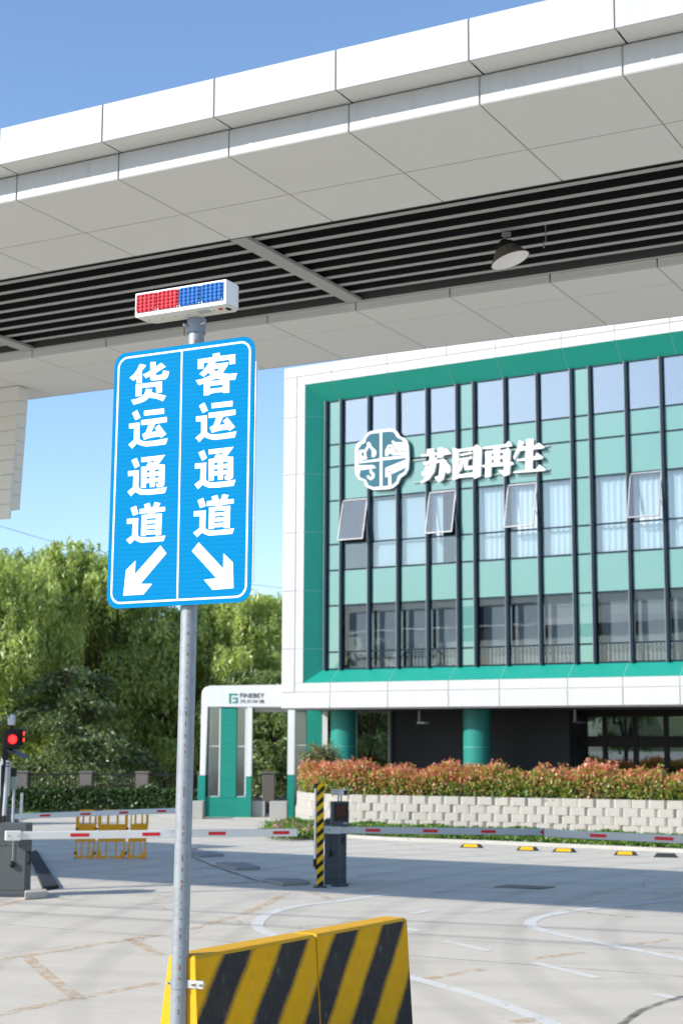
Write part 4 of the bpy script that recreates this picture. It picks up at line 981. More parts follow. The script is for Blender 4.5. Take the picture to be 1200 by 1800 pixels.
tb = root('sensor_tube', FT(LX(24), -.1, LZ(1430)), 'grey tube with dark bands standing beside the black signal post', 'tube')
G().cyl(FT(LX(22), -.06, LZ(1431)), FT(LX(25.5), -.06, LZ(1337)), .030, n=14).build('tube_body', M['arm_grey'], tb)
for y in (1342, 1347): G().cyl(FT(LX(25.3), -.06, LZ(y + 1)), FT(LX(25.3), -.06, LZ(y - 1)), .032, n=14).build('dark_band', M['black'], tb)
G().cyl(FT(LX(21.5), -.06, 0), FT(LX(22), -.06, LZ(1431.5)), .02, n=10).build('tube_foot', M['black'], tb)
gb = root('utility_box', FT(LX(31), .2, 0), 'pale green utility box on a thin post behind the signal post', 'box')
G().box(FT, LX(27), LX(35), .15, .25, LZ(1388), LZ(1365)).build('box_body', surf('pale_green', (.30, .42, .36), .5), gb, bevel=.005)
G().cyl(FT(LX(31), .2, 0), FT(LX(31), .2, LZ(1388)), .02, n=10).build('box_post', M['arm_grey'], gb)
wp = root('white_post', FT(LX(46), .1, 0), 'slim white post with a black clip on top right of the signal post', 'post')
G().cyl(FT(LX(43.5), .1, 0), FT(LX(47.5), .1, LZ(1393)), .022, n=12).build('post_tube', M['arm_white'], wp)
G().cyl(FT(LX(47.5), .1, LZ(1393)), FT(LX(47.5), .1, LZ(1384)), .010, n=8).lathe(FT(LX(47.5), .1, LZ(1384)), (0, 0, 1), [(0, .012), (.01, .014), (.02, 0)], 8).build('clip', M['black'], wp)
# guard booth at the left edge, further back
bo = at_d(2, 1398, 40)
bt = root('guard_booth', (bo.x, bo.y, 0), 'white and dark green guard booth cut by the left edge', 'booth')
FQ = Fr((bo.x, bo.y, 0), (1, 0, 0), (0, 1, 0))
G().box(FQ, -2.0, .14, 0, .3, 0, .72).build('green_base', M['green_box'], bt, bevel=.01)
G().box(FQ, -1.9, .17, .0, .3, .722, 1.62).build('booth_wall', M['white'], bt, bevel=.01)
for a in (-.0, .09): G().lathe(FQ(a, .1, 1.62), (0, 0, 1), [(0, .03), (.05, .05), (.10, .03), (.11, 0)], 12).build('finial', M['white'], bt, smooth=True)

# ================================================================== ORANGE FOLDING BARRIER
DFB = at_z(205, 1509, 0).y
fb = root('folding_barrier', at_z(205, 1509, 0), 'orange plastic folding barrier in three barred panels on small black wheels', 'barrier')
FF = Fr((0, DFB, 0), (1, 0, 0), (0, 0, 1), (0, -1, 0))
fk = DFB / FPX
def fpx(p): return ((140 + p[0] / 8.571 - 600) * fk, 2.2 + (1300 - (1410 + p[1] / 8.571)) * fk)
pan = [
 [[(440, 92), (745, 92), (805, 165), (805, 405), (775, 530), (775, 770), (725, 850), (650, 850), (610, 780), (500, 780), (480, 850), (400, 850), (360, 800), (360, 700), (375, 530), (370, 405), (365, 165)],
  [(415, 165), (460, 115), (510, 115), (495, 300), (415, 300)], [(535, 115), (640, 115), (640, 300), (530, 300)], [(668, 115), (735, 115), (765, 165), (765, 300), (670, 300)],
  [(388, 555), (490, 555), (485, 765), (420, 765), (415, 690), (388, 680)], [(508, 555), (635, 555), (630, 765), (503, 765)], [(655, 555), (760, 555), (755, 680), (715, 690), (708, 765), (650, 765)]],
 [[(100, 92), (305, 92), (345, 175), (340, 405), (330, 530), (325, 800), (290, 850), (225, 850), (205, 780), (150, 780), (110, 850), (60, 850), (35, 800), (40, 530), (45, 405), (40, 190), (60, 150)],
  [(90, 160), (112, 120), (140, 120), (135, 300), (90, 300)], [(165, 120), (240, 120), (235, 300), (160, 300)], [(262, 120), (300, 120), (318, 180), (312, 300), (258, 300)],
  [(60, 555), (125, 555), (120, 765), (80, 765), (75, 690), (60, 680)], [(145, 555), (225, 555), (220, 765), (140, 765)], [(245, 555), (310, 555), (308, 680), (275, 690), (270, 765), (240, 765)]],
 [[(870, 92), (1065, 92), (1110, 165), (1110, 300), (1095, 400), (1085, 530), (1085, 800), (1060, 830), (990, 830), (965, 780), (910, 780), (880, 840), (830, 840), (815, 800), (820, 530), (845, 405), (850, 165)],
  [(865, 170), (888, 120), (905, 120), (905, 300), (862, 295)], [(930, 120), (1010, 120), (1005, 290), (930, 290)], [(1030, 120), (1050, 120), (1078, 170), (1072, 290), (1028, 290)],
  [(838, 555), (888, 555), (888, 740), (845, 740)], [(906, 555), (990, 555), (985, 765), (908, 765)], [(1005, 555), (1065, 555), (1062, 680), (1035, 690), (1030, 740), (1003, 740)]]]
for k, lp in enumerate(pan):
    G().poly(FF, [[fpx(p) for p in l] for l in lp], -.02, .02).build('barred_panel', M['orange_plastic'], fb, bevel=.004, segs=1)
for x, y in ((300, 818), (365, 818), (750, 815), (808, 815), (42, 812), (1062, 812)):
    a, b = fpx((x, y)); G().cyl(FF(a, b - .0, -.03), FF(a, b, .035), .033, n=14).build('wheel', M['rubber'], fb)
for x, y in ((55, 370), (345, 370), (805, 365), (330, 725), (788, 720), (40, 720)):
    a, b = fpx((x, y)); G().box(FF, a - .02, a + .02, b - .018, b + .018, -.025, .03).build('hinge', M['black'], fb)

# ================================================================== GROUND ITEMS
def slab(name, pts, z, mat, label, cat, grp=None, rim=False):
    P = [at_z(x, y, z) for x, y in pts]
    o = G().prism([Vector((p.x, p.y, 0)) for p in P], P).build(name, mat, bevel=.01, segs=1)
    tag(o, label, cat, grp); return o
slab('concrete_pad', [(335, 1497), (373, 1496), (394, 1501), (352, 1503)], .05, M['pad'], 'low concrete pad nearest the boom arm, first of three beside the lane', 'pad', 'concrete pads between the lanes')
slab('concrete_pad', [(379, 1516), (430, 1515), (458, 1523), (415, 1525)], .05, M['pad'], 'low concrete pad in the middle of the three beside the lane', 'pad', 'concrete pads between the lanes')
slab('concrete_pad', [(462, 1544), (526, 1543), (545, 1549), (495, 1552)], .05, M['pad'], 'low concrete pad closest to the striped guard post', 'pad', 'concrete pads between the lanes')
slab('rubber_ramp', [(50, 1497), (66, 1494), (104, 1556), (76, 1560)], .05, M['rubber'], 'dark rubber ramp lying on the ground behind the left cabinet', 'ramp')
slab('kerb_block', [(44, 1565), (82, 1562), (84, 1566), (44, 1569)], .10, M['kerb'], 'short sandy kerb block at the foot of the left cabinet', 'kerb block')
gt = root('drain_grate', at_z(920, 1558, 0), 'long dark drain grate set into the shaded paving', 'grate')
A_, B_, C_, D_ = [at_z(x, y, .004) for x, y in ((865, 1559), (950, 1563), (977, 1559), (893, 1555))]
G().add([A_, B_, C_, D_], [(0, 1, 2, 3)]).build('grate_pit', M['black'], gt)
for k in range(22):
    f = (k + .5) / 22; p = A_.lerp(B_, f); r = D_.lerp(C_, f); dd = (B_ - A_).normalized() * .018
    G().add([p - dd + Vector((0, 0, .006)), p + dd + Vector((0, 0, .006)), r + dd + Vector((0, 0, .006)), r - dd + Vector((0, 0, .006))], [(0, 1, 2, 3)]).build('grate_bar', M['cab_dark'], gt)
lbs = ['first yellow and black wheel stop from the left by the planting bed', 'second yellow and black wheel stop from the left by the planting bed', 'third yellow and black wheel stop from the left by the planting bed', 'fourth yellow and black wheel stop from the left by the planting bed', 'plain black wheel stop at the right end of the row']
for k, (x0, x1, y) in enumerate(((807, 846, 1490), (906, 944, 1495), (969, 1011, 1498), (1077, 1119, 1503.5), (1147, 1190, 1507))):
    a, b = at_z(x0, y, 0), at_z(x1, y + 1.0, 0); d = (b - a).normalized(); s = Vector((-d.y, d.x, 0)); L = (b - a).length
    r = root('wheel_stop', (a + b) / 2, lbs[k], 'wheel stop', 'wheel stops along the planting bed')
    q = Fr(a, d, s)
    G().hexa([q(0, 0, 0), q(L, 0, 0), q(L, .18, 0), q(0, .18, 0), q(.06, .06, .075), q(L - .06, .06, .075), q(L - .06, .16, .075), q(.06, .16, .075)]).build('stop_body', M['rubber'], r, bevel=.004)
    if k < 4: G().hexa([q(.07, .01, .018), q(L - .09, .01, .018), q(L - .09, .02, .018), q(.07, .02, .018), q(.09, .055, .070), q(L - .11, .055, .070), q(L - .11, .075, .079), q(.09, .075, .079)]).build('yellow_plate', M['yellow'], r)

# ================================================================== PLANTING BED, BLOCK WALL, HEDGE
def zline(pts, z): return [at_z(x, y, z) for x, y in pts]
WT = .92
wp_ = zline([(1330, 1411), (1200, 1408), (1000, 1404), (850, 1401), (700, 1398.5), (600, 1396.5), (558, 1395)], WT)
last = wp_[-1]; wp_ += [last + Vector((-.32, .62, 0)), last + Vector((-.50, 1.35, 0)), last + Vector((-.62, 2.6, 0)), last + Vector((-.5, 4.5, 0))]
def resample(P, step):
    out = [P[0].copy()]; acc = 0; i = 0; cur = P[0].copy()
    while i < len(P) - 1:
        seg = P[i + 1] - cur; seg.z = 0; L = seg.length
        if acc + L >= step:
            cur = cur + seg.normalized() * (step - acc); out.append(cur.copy()); acc = 0
        else:
            acc += L; i += 1; cur = P[i].copy()
    return out
wall = root('block_wall', wp_[3].xy.to_3d(), 'low retaining wall of pale split-face concrete blocks below the red hedge', 'wall')
bw, bh = .395, .184
proto = None
bm_pts = [(-.138, 0), (.138, 0), (.1965, .032), (.1965, .16), (-.1965, .16), (-.1965, .032)]   # plan: proud face, tapering shoulders
for row in range(5):
    P = resample(wp_, bw)
    if row % 2: 
        P0 = resample(wp_, bw / 2); P = P0[1::2]
    for i in range(len(P) - 1):
        m = (P[i] + P[i + 1]) / 2; d = (P[i + 1] - P[i]); d.z = 0; d.normalize(); s = Vector((-d.y, d.x, 0))
        if s.y < 0 and i < len(P) - 12: s = -s
        if s.dot(Vector((.3, 1, 0))) < 0: s = -s
        if proto is None:
            meshes = []
            for v in range(4):
                g = G(); jit = [(random.uniform(-.012, .012), random.uniform(-.014, .010)) for _ in bm_pts]
                lo = [Vector((a + j_[0] * (b < .05), b + j_[1] * (b < .05), .0015)) for (a, b), j_ in zip(bm_pts, jit)]
                hi = [Vector((a + j_[0] * .5 * (b < .05), b + j_[1] * (b < .05) + .008, bh - .0015)) for (a, b), j_ in zip(bm_pts, jit)]
                o = g.prism(lo, hi).build('block_proto', M['block']); meshes.append(o.data); bpy.data.objects.remove(o)
            proto = meshes
        me = random.choice(proto)
        o = bpy.data.objects.new('block', me); COL.objects.link(o); o.parent = wall
        ang = math.atan2(d.y, d.x)
        if Vector((-math.sin(ang), math.cos(ang), 0)).dot(s) < 0: ang += math.pi
        o.location = Vector((m.x, m.y, row * bh)) + s * (.0 + .012 * row + random.uniform(-.006, .006)) - ORG[wall.name]
        o.rotation_euler = (0, 0, ang); me.name = 'block'
core_in = [p + Vector((.12, .30, 0)) for p in wp_]
# planting soil fill behind the wall and the kerb in front
front = zline([(1330, 1499), (1200, 1492), (1080, 1486.5), (960, 1481.5), (850, 1477), (700, 1472), (607, 1467), (540, 1463), (497, 1459), (474, 1453), (476, 1446), (500, 1441)], .07)
front += [last + Vector((-.9, 2.6, 0)), last + Vector((-.8, 4.4, 0))]
def strip_between(P, Q, z0, z1, name, mat, kind='structure'):
    vs, fs = [], []
    n = min(len(P), len(Q))
    for i in range(n):
        vs += [Vector((P[i].x, P[i].y, z0)), Vector((Q[i].x, Q[i].y, z1))]
        if i: fs.append((2 * i - 2, 2 * i, 2 * i + 1, 2 * i - 1))
    return G().add(vs, fs).build(name, mat, kind=kind)
inner = [Vector((p.x, p.y, 0)) for p in wp_]
back = [Vector((p.x + 1.0, p.y + 12.0, 0)) for p in wp_]
strip_between([p + Vector((.06, .17, 0)) for p in inner], back, WT - .06, WT - .06, 'planting_soil', M['soil'])
fr_s = resample(front, .6); kb = G()
for a, b in zip(fr_s[:-1], fr_s[1:]):
    d = (b - a); d.z = 0; d.normalize(); s = Vector((d.y, -d.x, 0)) * .055
    A4 = [Vector((a.x, a.y, 0)) - s, Vector((b.x, b.y, 0)) - s, Vector((b.x, b.y, 0)) + s, Vector((a.x, a.y, 0)) + s]
    kb.hexa(A4 + [p + Vector((0, 0, .07)) for p in A4])
kb.build('kerb', M['kerb'], kind='structure')

def leaves(name, C3, size, aspect, mat, parent=None, kind='stuff', dirs=None, spread=1.0, seed=1):
    """one leaf-shaped four-sided face per centre"""
    r = np.random.default_rng(seed); n = len(C3)
    d = r.normal(size=(n, 3)) * spread
    if dirs is not None: d += dirs
    d /= np.linalg.norm(d, axis=1)[:, None] + 1e-9
    s = np.cross(d, r.normal(size=(n, 3))); s /= np.linalg.norm(s, axis=1)[:, None] + 1e-9
    L = (size * r.uniform(.65, 1.35, n))[:, None]; Wd = L * aspect
    V = np.stack([C3 - d * L / 2, C3 + s * Wd / 2, C3 + d * L / 2, C3 - s * Wd / 2], 1).reshape(-1, 3)
    if parent is not None: V = V - np.array(ORG[parent.name])
    me = bpy.data.meshes.new(name); me.vertices.add(4 * n); me.vertices.foreach_set('co', V.astype(np.float32).ravel())
    me.loops.add(4 * n); me.loops.foreach_set('vertex_index', np.arange(4 * n, dtype=np.int32))
    me.polygons.add(n); me.polygons.foreach_set('loop_start', np.arange(0, 4 * n, 4, dtype=np.int32))
    me.update(calc_edges=True); me.validate()
    return finish(name, me, mat, parent, kind=kind)
def path_samples(P, n, r):
    P = [np.array((p.x, p.y)) for p in P]; seg = [np.linalg.norm(b - a) for a, b in zip(P[:-1], P[1:])]; cum = np.concatenate([[0], np.cumsum(seg)])
    t = r.uniform(0, cum[-1], n); i = np.clip(np.searchsorted(cum, t) - 1, 0, len(seg) - 1)
    A = np.array(P)[i]; B = np.array(P)[i + 1]; f = ((t - cum[i]) / np.array(seg)[i])[:, None]
    d = (B - A) / np.array(seg)[i][:, None]; s = np.stack([-d[:, 1], d[:, 0]], 1); s[s @ np.array([.3, 1.]) < 0] *= -1
    return A + (B - A) * f, s, t
# red-tipped hedge on top of the wall
hr = np.random.default_rng(3)
hroot = root('hedge', (last.x + 4, last.y, .9), 'long red and green photinia hedge growing along the top of the block wall', 'hedge')
nh = 46000
P2, S2, T2 = path_samples([wp_[i] for i in range(0, 10)], nh, hr)
off = hr.beta(1.1, 1.6, nh) * 1.25 + .05
topz = 1.55 + .07 * np.sin(T2 * 2.1) + .06 * np.sin(T2 * 5.3 + 1) + .05 * np.sin(T2 * 11.7) - np.clip(.30 - off, 0, 1) * .6 
z = .86 + (topz - .86) * hr.beta(1.6, 1.0, nh)
sprig = hr.uniform(size=nh) < .08
z = np.where(sprig, topz + hr.uniform(-.05, .13, nh) * (.5 + .5 * np.sin(T2 * 17)), z)
leaves('foliage', np.column_stack([P2 + S2 * off[:, None], z]), .085, .42, M['hedge'], hroot, dirs=np.array([-.1, -.3, .9]), spread=.8, seed=4)
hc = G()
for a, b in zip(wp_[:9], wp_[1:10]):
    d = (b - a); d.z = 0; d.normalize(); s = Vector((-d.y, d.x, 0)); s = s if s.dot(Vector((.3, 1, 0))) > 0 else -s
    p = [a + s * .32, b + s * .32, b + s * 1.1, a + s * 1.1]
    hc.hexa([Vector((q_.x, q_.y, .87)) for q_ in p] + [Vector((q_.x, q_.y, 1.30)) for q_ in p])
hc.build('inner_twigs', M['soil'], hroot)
# ground cover between kerb and wall
ng = 42000; P3, S3, T3 = path_samples([Vector((p.x, p.y, 0)) for p in front[:10]], ng, hr)
o3 = hr.uniform(.06, 1.35, ng); mound = .06 + .16 * np.sqrt(np.clip(o3 / .5, 0, 1)) + .05 * np.sin(T3 * 3.1) * np.sin(o3 * 5)
gz = hr.uniform(.02, 1, ng) ** .5 * mound * 1.25
leaves('ground_cover', np.column_stack([P3 + S3 * o3[:, None], gz]), .075, .45, M['cover'], None, dirs=np.array([0, -.2, .8]), spread=.8, seed=5)
strip_between([p + Vector((0, .05, 0)) for p in resample(front, .6)], [p + Vector((.6, 1.6, 0)) for p in resample(front, .6)], .02, .03, 'planting_soil', M['soil'])
# flowers at the left end of the bed
fl_c = [at_z(x, y, .24) for x, y in [(490 + hr.uniform(-8, 75), 1450 + hr.uniform(-8, 8)) for _ in range(240)]]
nb = []
for p in fl_c:
    for _ in range(5): nb.append((p.x + hr.normal() * .03, p.y + hr.normal() * .03, p.z - .03 + hr.normal() * .015))
mcount = 9000
cxy = np.array([(p.x, p.y) for p in fl_c]); ii = hr.integers(0, len(cxy), mcount)
mz = .24 * hr.uniform(0, 1, mcount) ** .5
leaves('flowering_ground_cover', np.column_stack([cxy[ii] + hr.normal(size=(mcount, 2)) * .16, mz]), .07, .45, M['cover'], None, dirs=np.array([0, -.2, .8]), spread=.8, seed=6)
leaves('pink_flowers', np.array(nb), .055, .8, M['bloom'], None, seed=7)

# round shrub at the hedge's left end
def blobleaf(name, c, R, n, size, asp, mat, parent, seed, shell=.55):
    r = np.random.default_rng(seed); d = r.normal(size=(n, 3)); d /= np.linalg.norm(d, axis=1)[:, None]
    rad = (shell + (1 - shell) * r.uniform(size=n)) * (1 + .18 * np.sin(d[:, 0] * 7 + d[:, 2] * 5) + .1 * np.sin(d[:, 1] * 11 + 2))
    return leaves(name, np.array(c) + d * rad[:, None] * np.array(R), size, asp, mat, parent, dirs=d * .5, seed=seed + 1)
sc_ = at_d(563, 1337, last.y + 2.6)
sh = root('round_shrub', (sc_.x, sc_.y, WT - .06), 'olive green round shrub rising behind the left end of the red hedge', 'shrub')
blobleaf('foliage', (sc_.x, sc_.y, sc_.z - .05), (.52, .5, .50), 5200, .085, .4, M['shrub'], sh, 21, .3)
gg = G()
for k in range(7):
    a = k * .9; gg.cyl((sc_.x, sc_.y, WT - .08), (sc_.x + .3 * math.cos(a), sc_.y + .3 * math.sin(a), sc_.z + .2), .014, .005, n=6)
gg.build('stem', M['bark'], sh)

# ================================================================== PORTAL AT THE BACK
DP = 44.6; kp = DP / FPX
FP = Fr((0, DP, 0), (1, 0, 0), (0, 1, 0))
def PX(x): return (x - 600) * kp
def PZ(y): return 2.2 + (1300 - y) * kp
M['portal_white'] = surf('portal_white_paint', (.74, .75, .74), .5, var=.05, streak=.15)
pt = root('gate_portal', FP(PX(430), 0, 0), 'white and teal gate portal with glazed pylons standing behind the office building', 'portal')
zb0, zb1 = PZ(1244), PZ(1206)
loop = [(PX(357), PZ(1362)), (PX(366.5), PZ(1362)), (PX(369), PZ(1244)), (PX(620), PZ(1244)), (PX(620), PZ(1203)), (PX(372), PZ(1207)), (PX(363), PZ(1210)), (PX(358.5), PZ(1216)), (PX(357.5), PZ(1226))]
FPV = Fr((0, DP, 0), (1, 0, 0), (0, 0, 1), (0, -1, 0))
G().poly(FPV, [loop], -1.6, 0).build('white_beam', M['portal_white'], pt, bevel=.02)
G().box(FP, PX(353.5), PX(366.5), 0.0, 1.6, 0, PZ(1362.6)).build('teal_leg', M['teal'], pt, bevel=.01)
G().box(FP, PX(437), PX(445.5), .02, .5, PZ(1363), zb0 - .002).build('white_leg', M['portal_white'], pt)
G().box(FP, PX(436), PX(445.5), .02, .5, PZ(1434), PZ(1363.6)).build('teal_leg', M['teal'], pt)
G().box(FP, PX(446), PX(520), 1.2, 1.6, PZ(1251), zb0 - .003).build('rear_beam', M['portal_white'], pt)
G().box(FP, PX(365), PX(437), .06, .5, 0.0, PZ(1398)).build('teal_base', M['teal'], pt, bevel=.01)
for k in range(5):
    y0, y1 = 1245 + k * 31, 1244.9 + (k + 1) * 31
    G().box(FP, PX(392), PX(419), .05, .3, PZ(y1), PZ(y0)).build('teal_panel', M['teal'], pt, bevel=.006)
for a, b in ((371, 391), (420.3, 436)):
    G().box(FP, PX(a), PX(b), .10, .11, PZ(1397), zb0 - .003).build('pylon_glass', glassmat('pylon_glass', .18, (.55, .6, .58), .1), pt)
    for y in (1311, 1397): G().box(FP, PX(a), PX(b), .07, .098, PZ(y + 1.2), PZ(y)).build('glazing_bar', M['arm_white'], pt)
    G().box(FP, PX(b - 2), PX(b), .06, .097, PZ(1396), zb0 - .004).build('glazing_bar', M['arm_white'], pt)
G().box(FP, PX(372), PX(435), .9, .95, 0, zb0 - .003).build('pylon_back', M['portal_white'], pt)
# right pylon, seen beneath the building
G().box(FP, PX(508), PX(520), .02, 1.0, PZ(1360), zb0 - .002).build('white_leg', M['portal_white'], pt)
G().box(FP, PX(508), PX(520), .02, 1.0, 0, PZ(1360.6)).build('teal_leg', M['teal'], pt)
G().box(FP, PX(520.4), PX(540), .10, .11, .3, zb0 - .003).build('pylon_glass', glassmat('pylon_glass', .18, (.55, .6, .58), .1), pt)
G().box(FP, PX(520.4), PX(540), .07, .098, PZ(1310), PZ(1309)).build('glazing_bar', M['arm_white'], pt)
G().box(FP, PX(541), PX(567), .05, .3, 0, zb0 - .003).build('teal_panel', M['teal'], pt)
G().box(FP, PX(568), PX(577), .02, .5, 0, zb0 - .003).build('white_leg', M['portal_white'], pt)
G().box(FP, PX(522), PX(566), .9, .95, 0, zb0 - .003).build('pylon_back', M['portal_white'], pt)
# logo and wording on the beam
logo = [[(205, 208), (402, 208), (402, 245), (242, 245), (242, 440), (205, 440)], [(285, 300), (402, 300), (402, 430), (285, 430), (285, 395), (365, 395), (365, 335), (285, 335)]]
for l in logo:
    G().poly(FPV, [[(PX(390 + x / 13.333), PZ(1205 + y / 13.333)) for x, y in l]], .002, .012).build('logo_mark', M['teal'], pt)
def textmesh(body, x0, x1, y0, y1, mat, parent, name, offset=0.0):
    cu = bpy.data.curves.new(name, 'FONT'); cu.body = body; cu.size = 1; cu.offset = offset; cu.resolution_u = 2
    to = bpy.data.objects.new(name, cu); COL.objects.link(to)
    me = bpy.data.meshes.new_from_object(to.evaluated_get(bpy.context.evaluated_depsgraph_get()))
    bpy.data.objects.remove(to); bpy.data.curves.remove(cu)
    co = np.array([v.co[:] for v in me.vertices])
    if not len(co): return
    lo, hi = co.min(0), co.max(0)
    off_ = ORG[parent.name]
    for v in me.vertices:
        a = PX(x0) + (v.co.x - lo[0]) / (hi[0] - lo[0]) * (PX(x1) - PX(x0)); b = PZ(y1) + (v.co.y - lo[1]) / (hi[1] - lo[1]) * (PZ(y0) - PZ(y1))
        v.co = FPV(a, b, .006) - off_
    return finish(name, me, mat, parent)
textmesh('FINEBEY', 424.5, 467, 1220, 1228, M['black'], pt, 'beam_lettering', .018)
textmesh('风贝环境', 424.5, 467, 1231, 1237.5, M['black'], pt, 'beam_lettering', .008)
for (x0, x1, y0, y1, d_, lb) in ((333, 363, 1406, 1440, .4, 'grey concrete block left of the teal pylon foot'), (446, 470, 1405, 1436, .4, 'grey concrete block right of the teal pylon foot'), (478, 508, 1406, 1440, .2, 'pale concrete block beside the end of the block wall')):
    Dk = at_z(400, y1, 0).y; k_ = Dk / FPX
    tag(G().box(WORLD, (x0 - 600) * k_, (x1 - 600) * k_, Dk, Dk + .6, 0, 2.2 + (1300 - y0) * k_).build('concrete_block', M['concrete'], bevel=.015), lb, 'concrete block', 'concrete blocks by the portal')

# ================================================================== FENCE AND TREES
DF = 47.5; kf = DF / FPX
FX = Fr((0, DF, 0), (1, 0, 0), (0, 1, 0))
def X_(x): return (x - 600) * kf
fn = root('boundary_fence', FX(X_(250), 0, 0), 'black bar fence between brown stone pillars in front of the willow trees', 'fence')
pil = [-60, 50, 161, 258, 365, 476, 587, 697]
topf = 2.2 - 58 * kf
for x in pil:
    G().box(FX, X_(x - 10.5), X_(x + 10.5), -.2, .2, 0, topf).build('pillar', M['pillar'], fn, bevel=.01)
    G().box(FX, X_(x - 12), X_(x + 12), -.23, .23, topf, topf + .05).build('pillar_cap', M['pillar'], fn, bevel=.008)
for a, b in zip(pil[:-1], pil[1:]):
    for z in (.2, topf - .08): G().box(FX, X_(a + 10.6), X_(b - 10.6), -.02, .02, z, z + .04).build('rail', M['black'], fn)
    g = G(); n = 16
    for k in range(n):
        xx = X_(a + 10.6) + (X_(b - 10.6) - X_(a + 10.6)) * (k + .5) / n; g.box(FX, xx - .01, xx + .01, -.018, .018, .05, topf - .0)
    g.build('fence_bars', M['black'], fn, kind='stuff')
bx = root('box_hedge', FX(X_(150), -.6, 0), 'dark green clipped hedge in front of the black bar fence', 'hedge')
r5 = np.random.default_rng(9); nb2 = 26000
cxp = r5.uniform(X_(-40), X_(440), nb2); czp = r5.uniform(.02, 1, nb2) ** .8 * (.74 + .05 * np.sin(cxp * 3) + .04 * np.sin(cxp * 7.3)); cyp = DF - .35 - r5.uniform(0, .45, nb2)
leaves('foliage', np.column_stack([cxp, cyp, czp]), .10, .5, M['boxhedge'], bx, dirs=np.array([0, -.3, .6]), seed=10)
# grass verge
rg_ = np.random.default_rng(19); nv = 16000
vx = rg_.uniform(X_(-60), X_(105), nv); vy = rg_.uniform(41.0, 45.6, nv)
leaves('grass', np.column_stack([vx, vy, rg_.uniform(0, .07, nv)]), .12, .18, M['cover'], None, dirs=np.array([0, 0, 1.6]), seed=20)

def tree(name, x, y, R, H, label, mat, seed, drop=1.7, n_clump=34, per=520, leaf=.20, asp=.22, trunkr=.17, low=.28, group='trees beyond the fence'):
    r = np.random.default_rng(seed); rt = root(name, (x, y, 0), label, 'tree', group)
    g = G(); g.cyl((x, y, -.05), (x + .1, y, H * .32), trunkr, trunkr * .75, n=10); 
    tops = []; V = []; Dd = []
    fork = Vector((x + .1, y, H * .32))
    for k in range(n_clump):
        th = r.uniform(0, 2 * math.pi); hh = r.uniform(low, 1.0) if k > 3 else r.uniform(.85, 1)
        prof = math.sin(math.pi * min(1, (hh - low * .6) / (1.12 - low * .6))) ** .6
        rr = R * prof * math.sqrt(r.uniform(.12, 1)); c = np.array([x + rr * math.cos(th), y + rr * math.sin(th), H * hh])
        cl = r.uniform(.55, 1.15) * R * .30
        if k < 16:
            mid = (np.array(fork) * .5 + c * .5) + np.array([0, 0, H * .06])
            g.cyl(fork, Vector(mid), trunkr * .4, trunkr * .22, n=6, caps=False); g.cyl(Vector(mid), Vector(c), trunkr * .22, .015, n=5, caps=False)
        ns = per // 13
        for s in range(ns):                                   # drooping shoots
            a = r.uniform(0, 2 * math.pi); o = c + np.array([math.cos(a), math.sin(a), 0]) * cl * math.sqrt(r.uniform(0, 1)) + np.array([0, 0, cl * r.uniform(-.3, .7)])
            L = r.uniform(.35, 1.0) * drop * (.45 + .55 * hh); m = 13
            t = np.linspace(0, 1, m); outw = np.array([math.cos(a), math.sin(a), 0]) * r.uniform(.1, .45)
            pts = o + outw * (t * (1.4 - t * .8))[:, None] + np.column_stack([np.zeros(m), np.zeros(m), .22 * np.sin(t * 2.2) - L * t ** 1.6])
            V.append(pts + r.normal(size=(m, 3)) * .05); Dd.append(np.tile(np.array([outw[0] * .8, outw[1] * .8, -1.0 if drop > 1 else -.2]), (m, 1)))
    if drop > 1:                                                  # loose upright shoots that fray the outline
        for s in range(150):
            a = r.uniform(0, 2 * math.pi); q = math.sqrt(r.uniform(0, 1)) * R * .8; m = 16
            o = np.array([x + q * math.cos(a), y + q * math.sin(a), H * (1.0 - .32 * (q / R) ** 2) - .3]); t = np.linspace(0, 1, m)
            L = r.uniform(.35, 1.0); lean = np.array([math.cos(a), math.sin(a), 0]) * r.uniform(.1, .7)
            V.append(o + lean * (t ** 1.5)[:, None] + np.column_stack([np.zeros(m), np.zeros(m), L * np.sin(t * 2.4)]) + r.normal(size=(m, 3)) * .05); Dd.append(np.tile(np.array([lean[0], lean[1], .5]), (m, 1)))
    V = np.concatenate(V); Dd = np.concatenate(Dd); keep = V[:, 2] > .35
    g.build('trunk', M['bark'], rt, smooth=True)
    keep &= (np.sin(V[:, 0] * 2.3 + seed) + np.sin(V[:, 2] * 2.9 + seed * 2) + np.sin(V[:, 1] * 2.1)) > -1.75
    leaves('crown', V[keep], leaf, asp, mat, rt, dirs=Dd[keep] * 1.1, spread=.75, seed=seed + 1)
    return rt
def tp(px, D): return (px - 600) / FPX * D
def th_(py, D): return 2.2 + (1300 - py) / FPX * D
TL = [(-30, 975, 53, 2.9, 'willow', 'feathery willow with pale shoots at the far left edge'),
      (70, 972, 60, 3.1, 'willow', 'tall willow behind the dark cedar at left'),
      (152, 962, 56, 2.6, 'willow', 'tallest yellow green willow left of the blue sign'),
      (215, 985, 61, 2.8, 'willow', 'willow hanging behind the left edge of the blue sign'),
      (292, 1105, 57, 2.2, 'willow', 'lower willow directly behind the galvanised sign pole'),
      (352, 1075, 62, 2.4, 'willow', 'rounded willow just right of the sign pole'),
      (420, 1052, 58, 2.5, 'willow', 'yellow green willow above the gate portal'),
      (500, 1050, 66, 2.7, 'willow', 'willow rising behind the left corner of the office building'),
      (470, 1190, 52, 1.8, 'dark', 'dark leafy tree seen through the gate portal opening'),
      (640, 1150, 60, 2.4, 'dark', 'green tree seen between the teal columns under the building')]
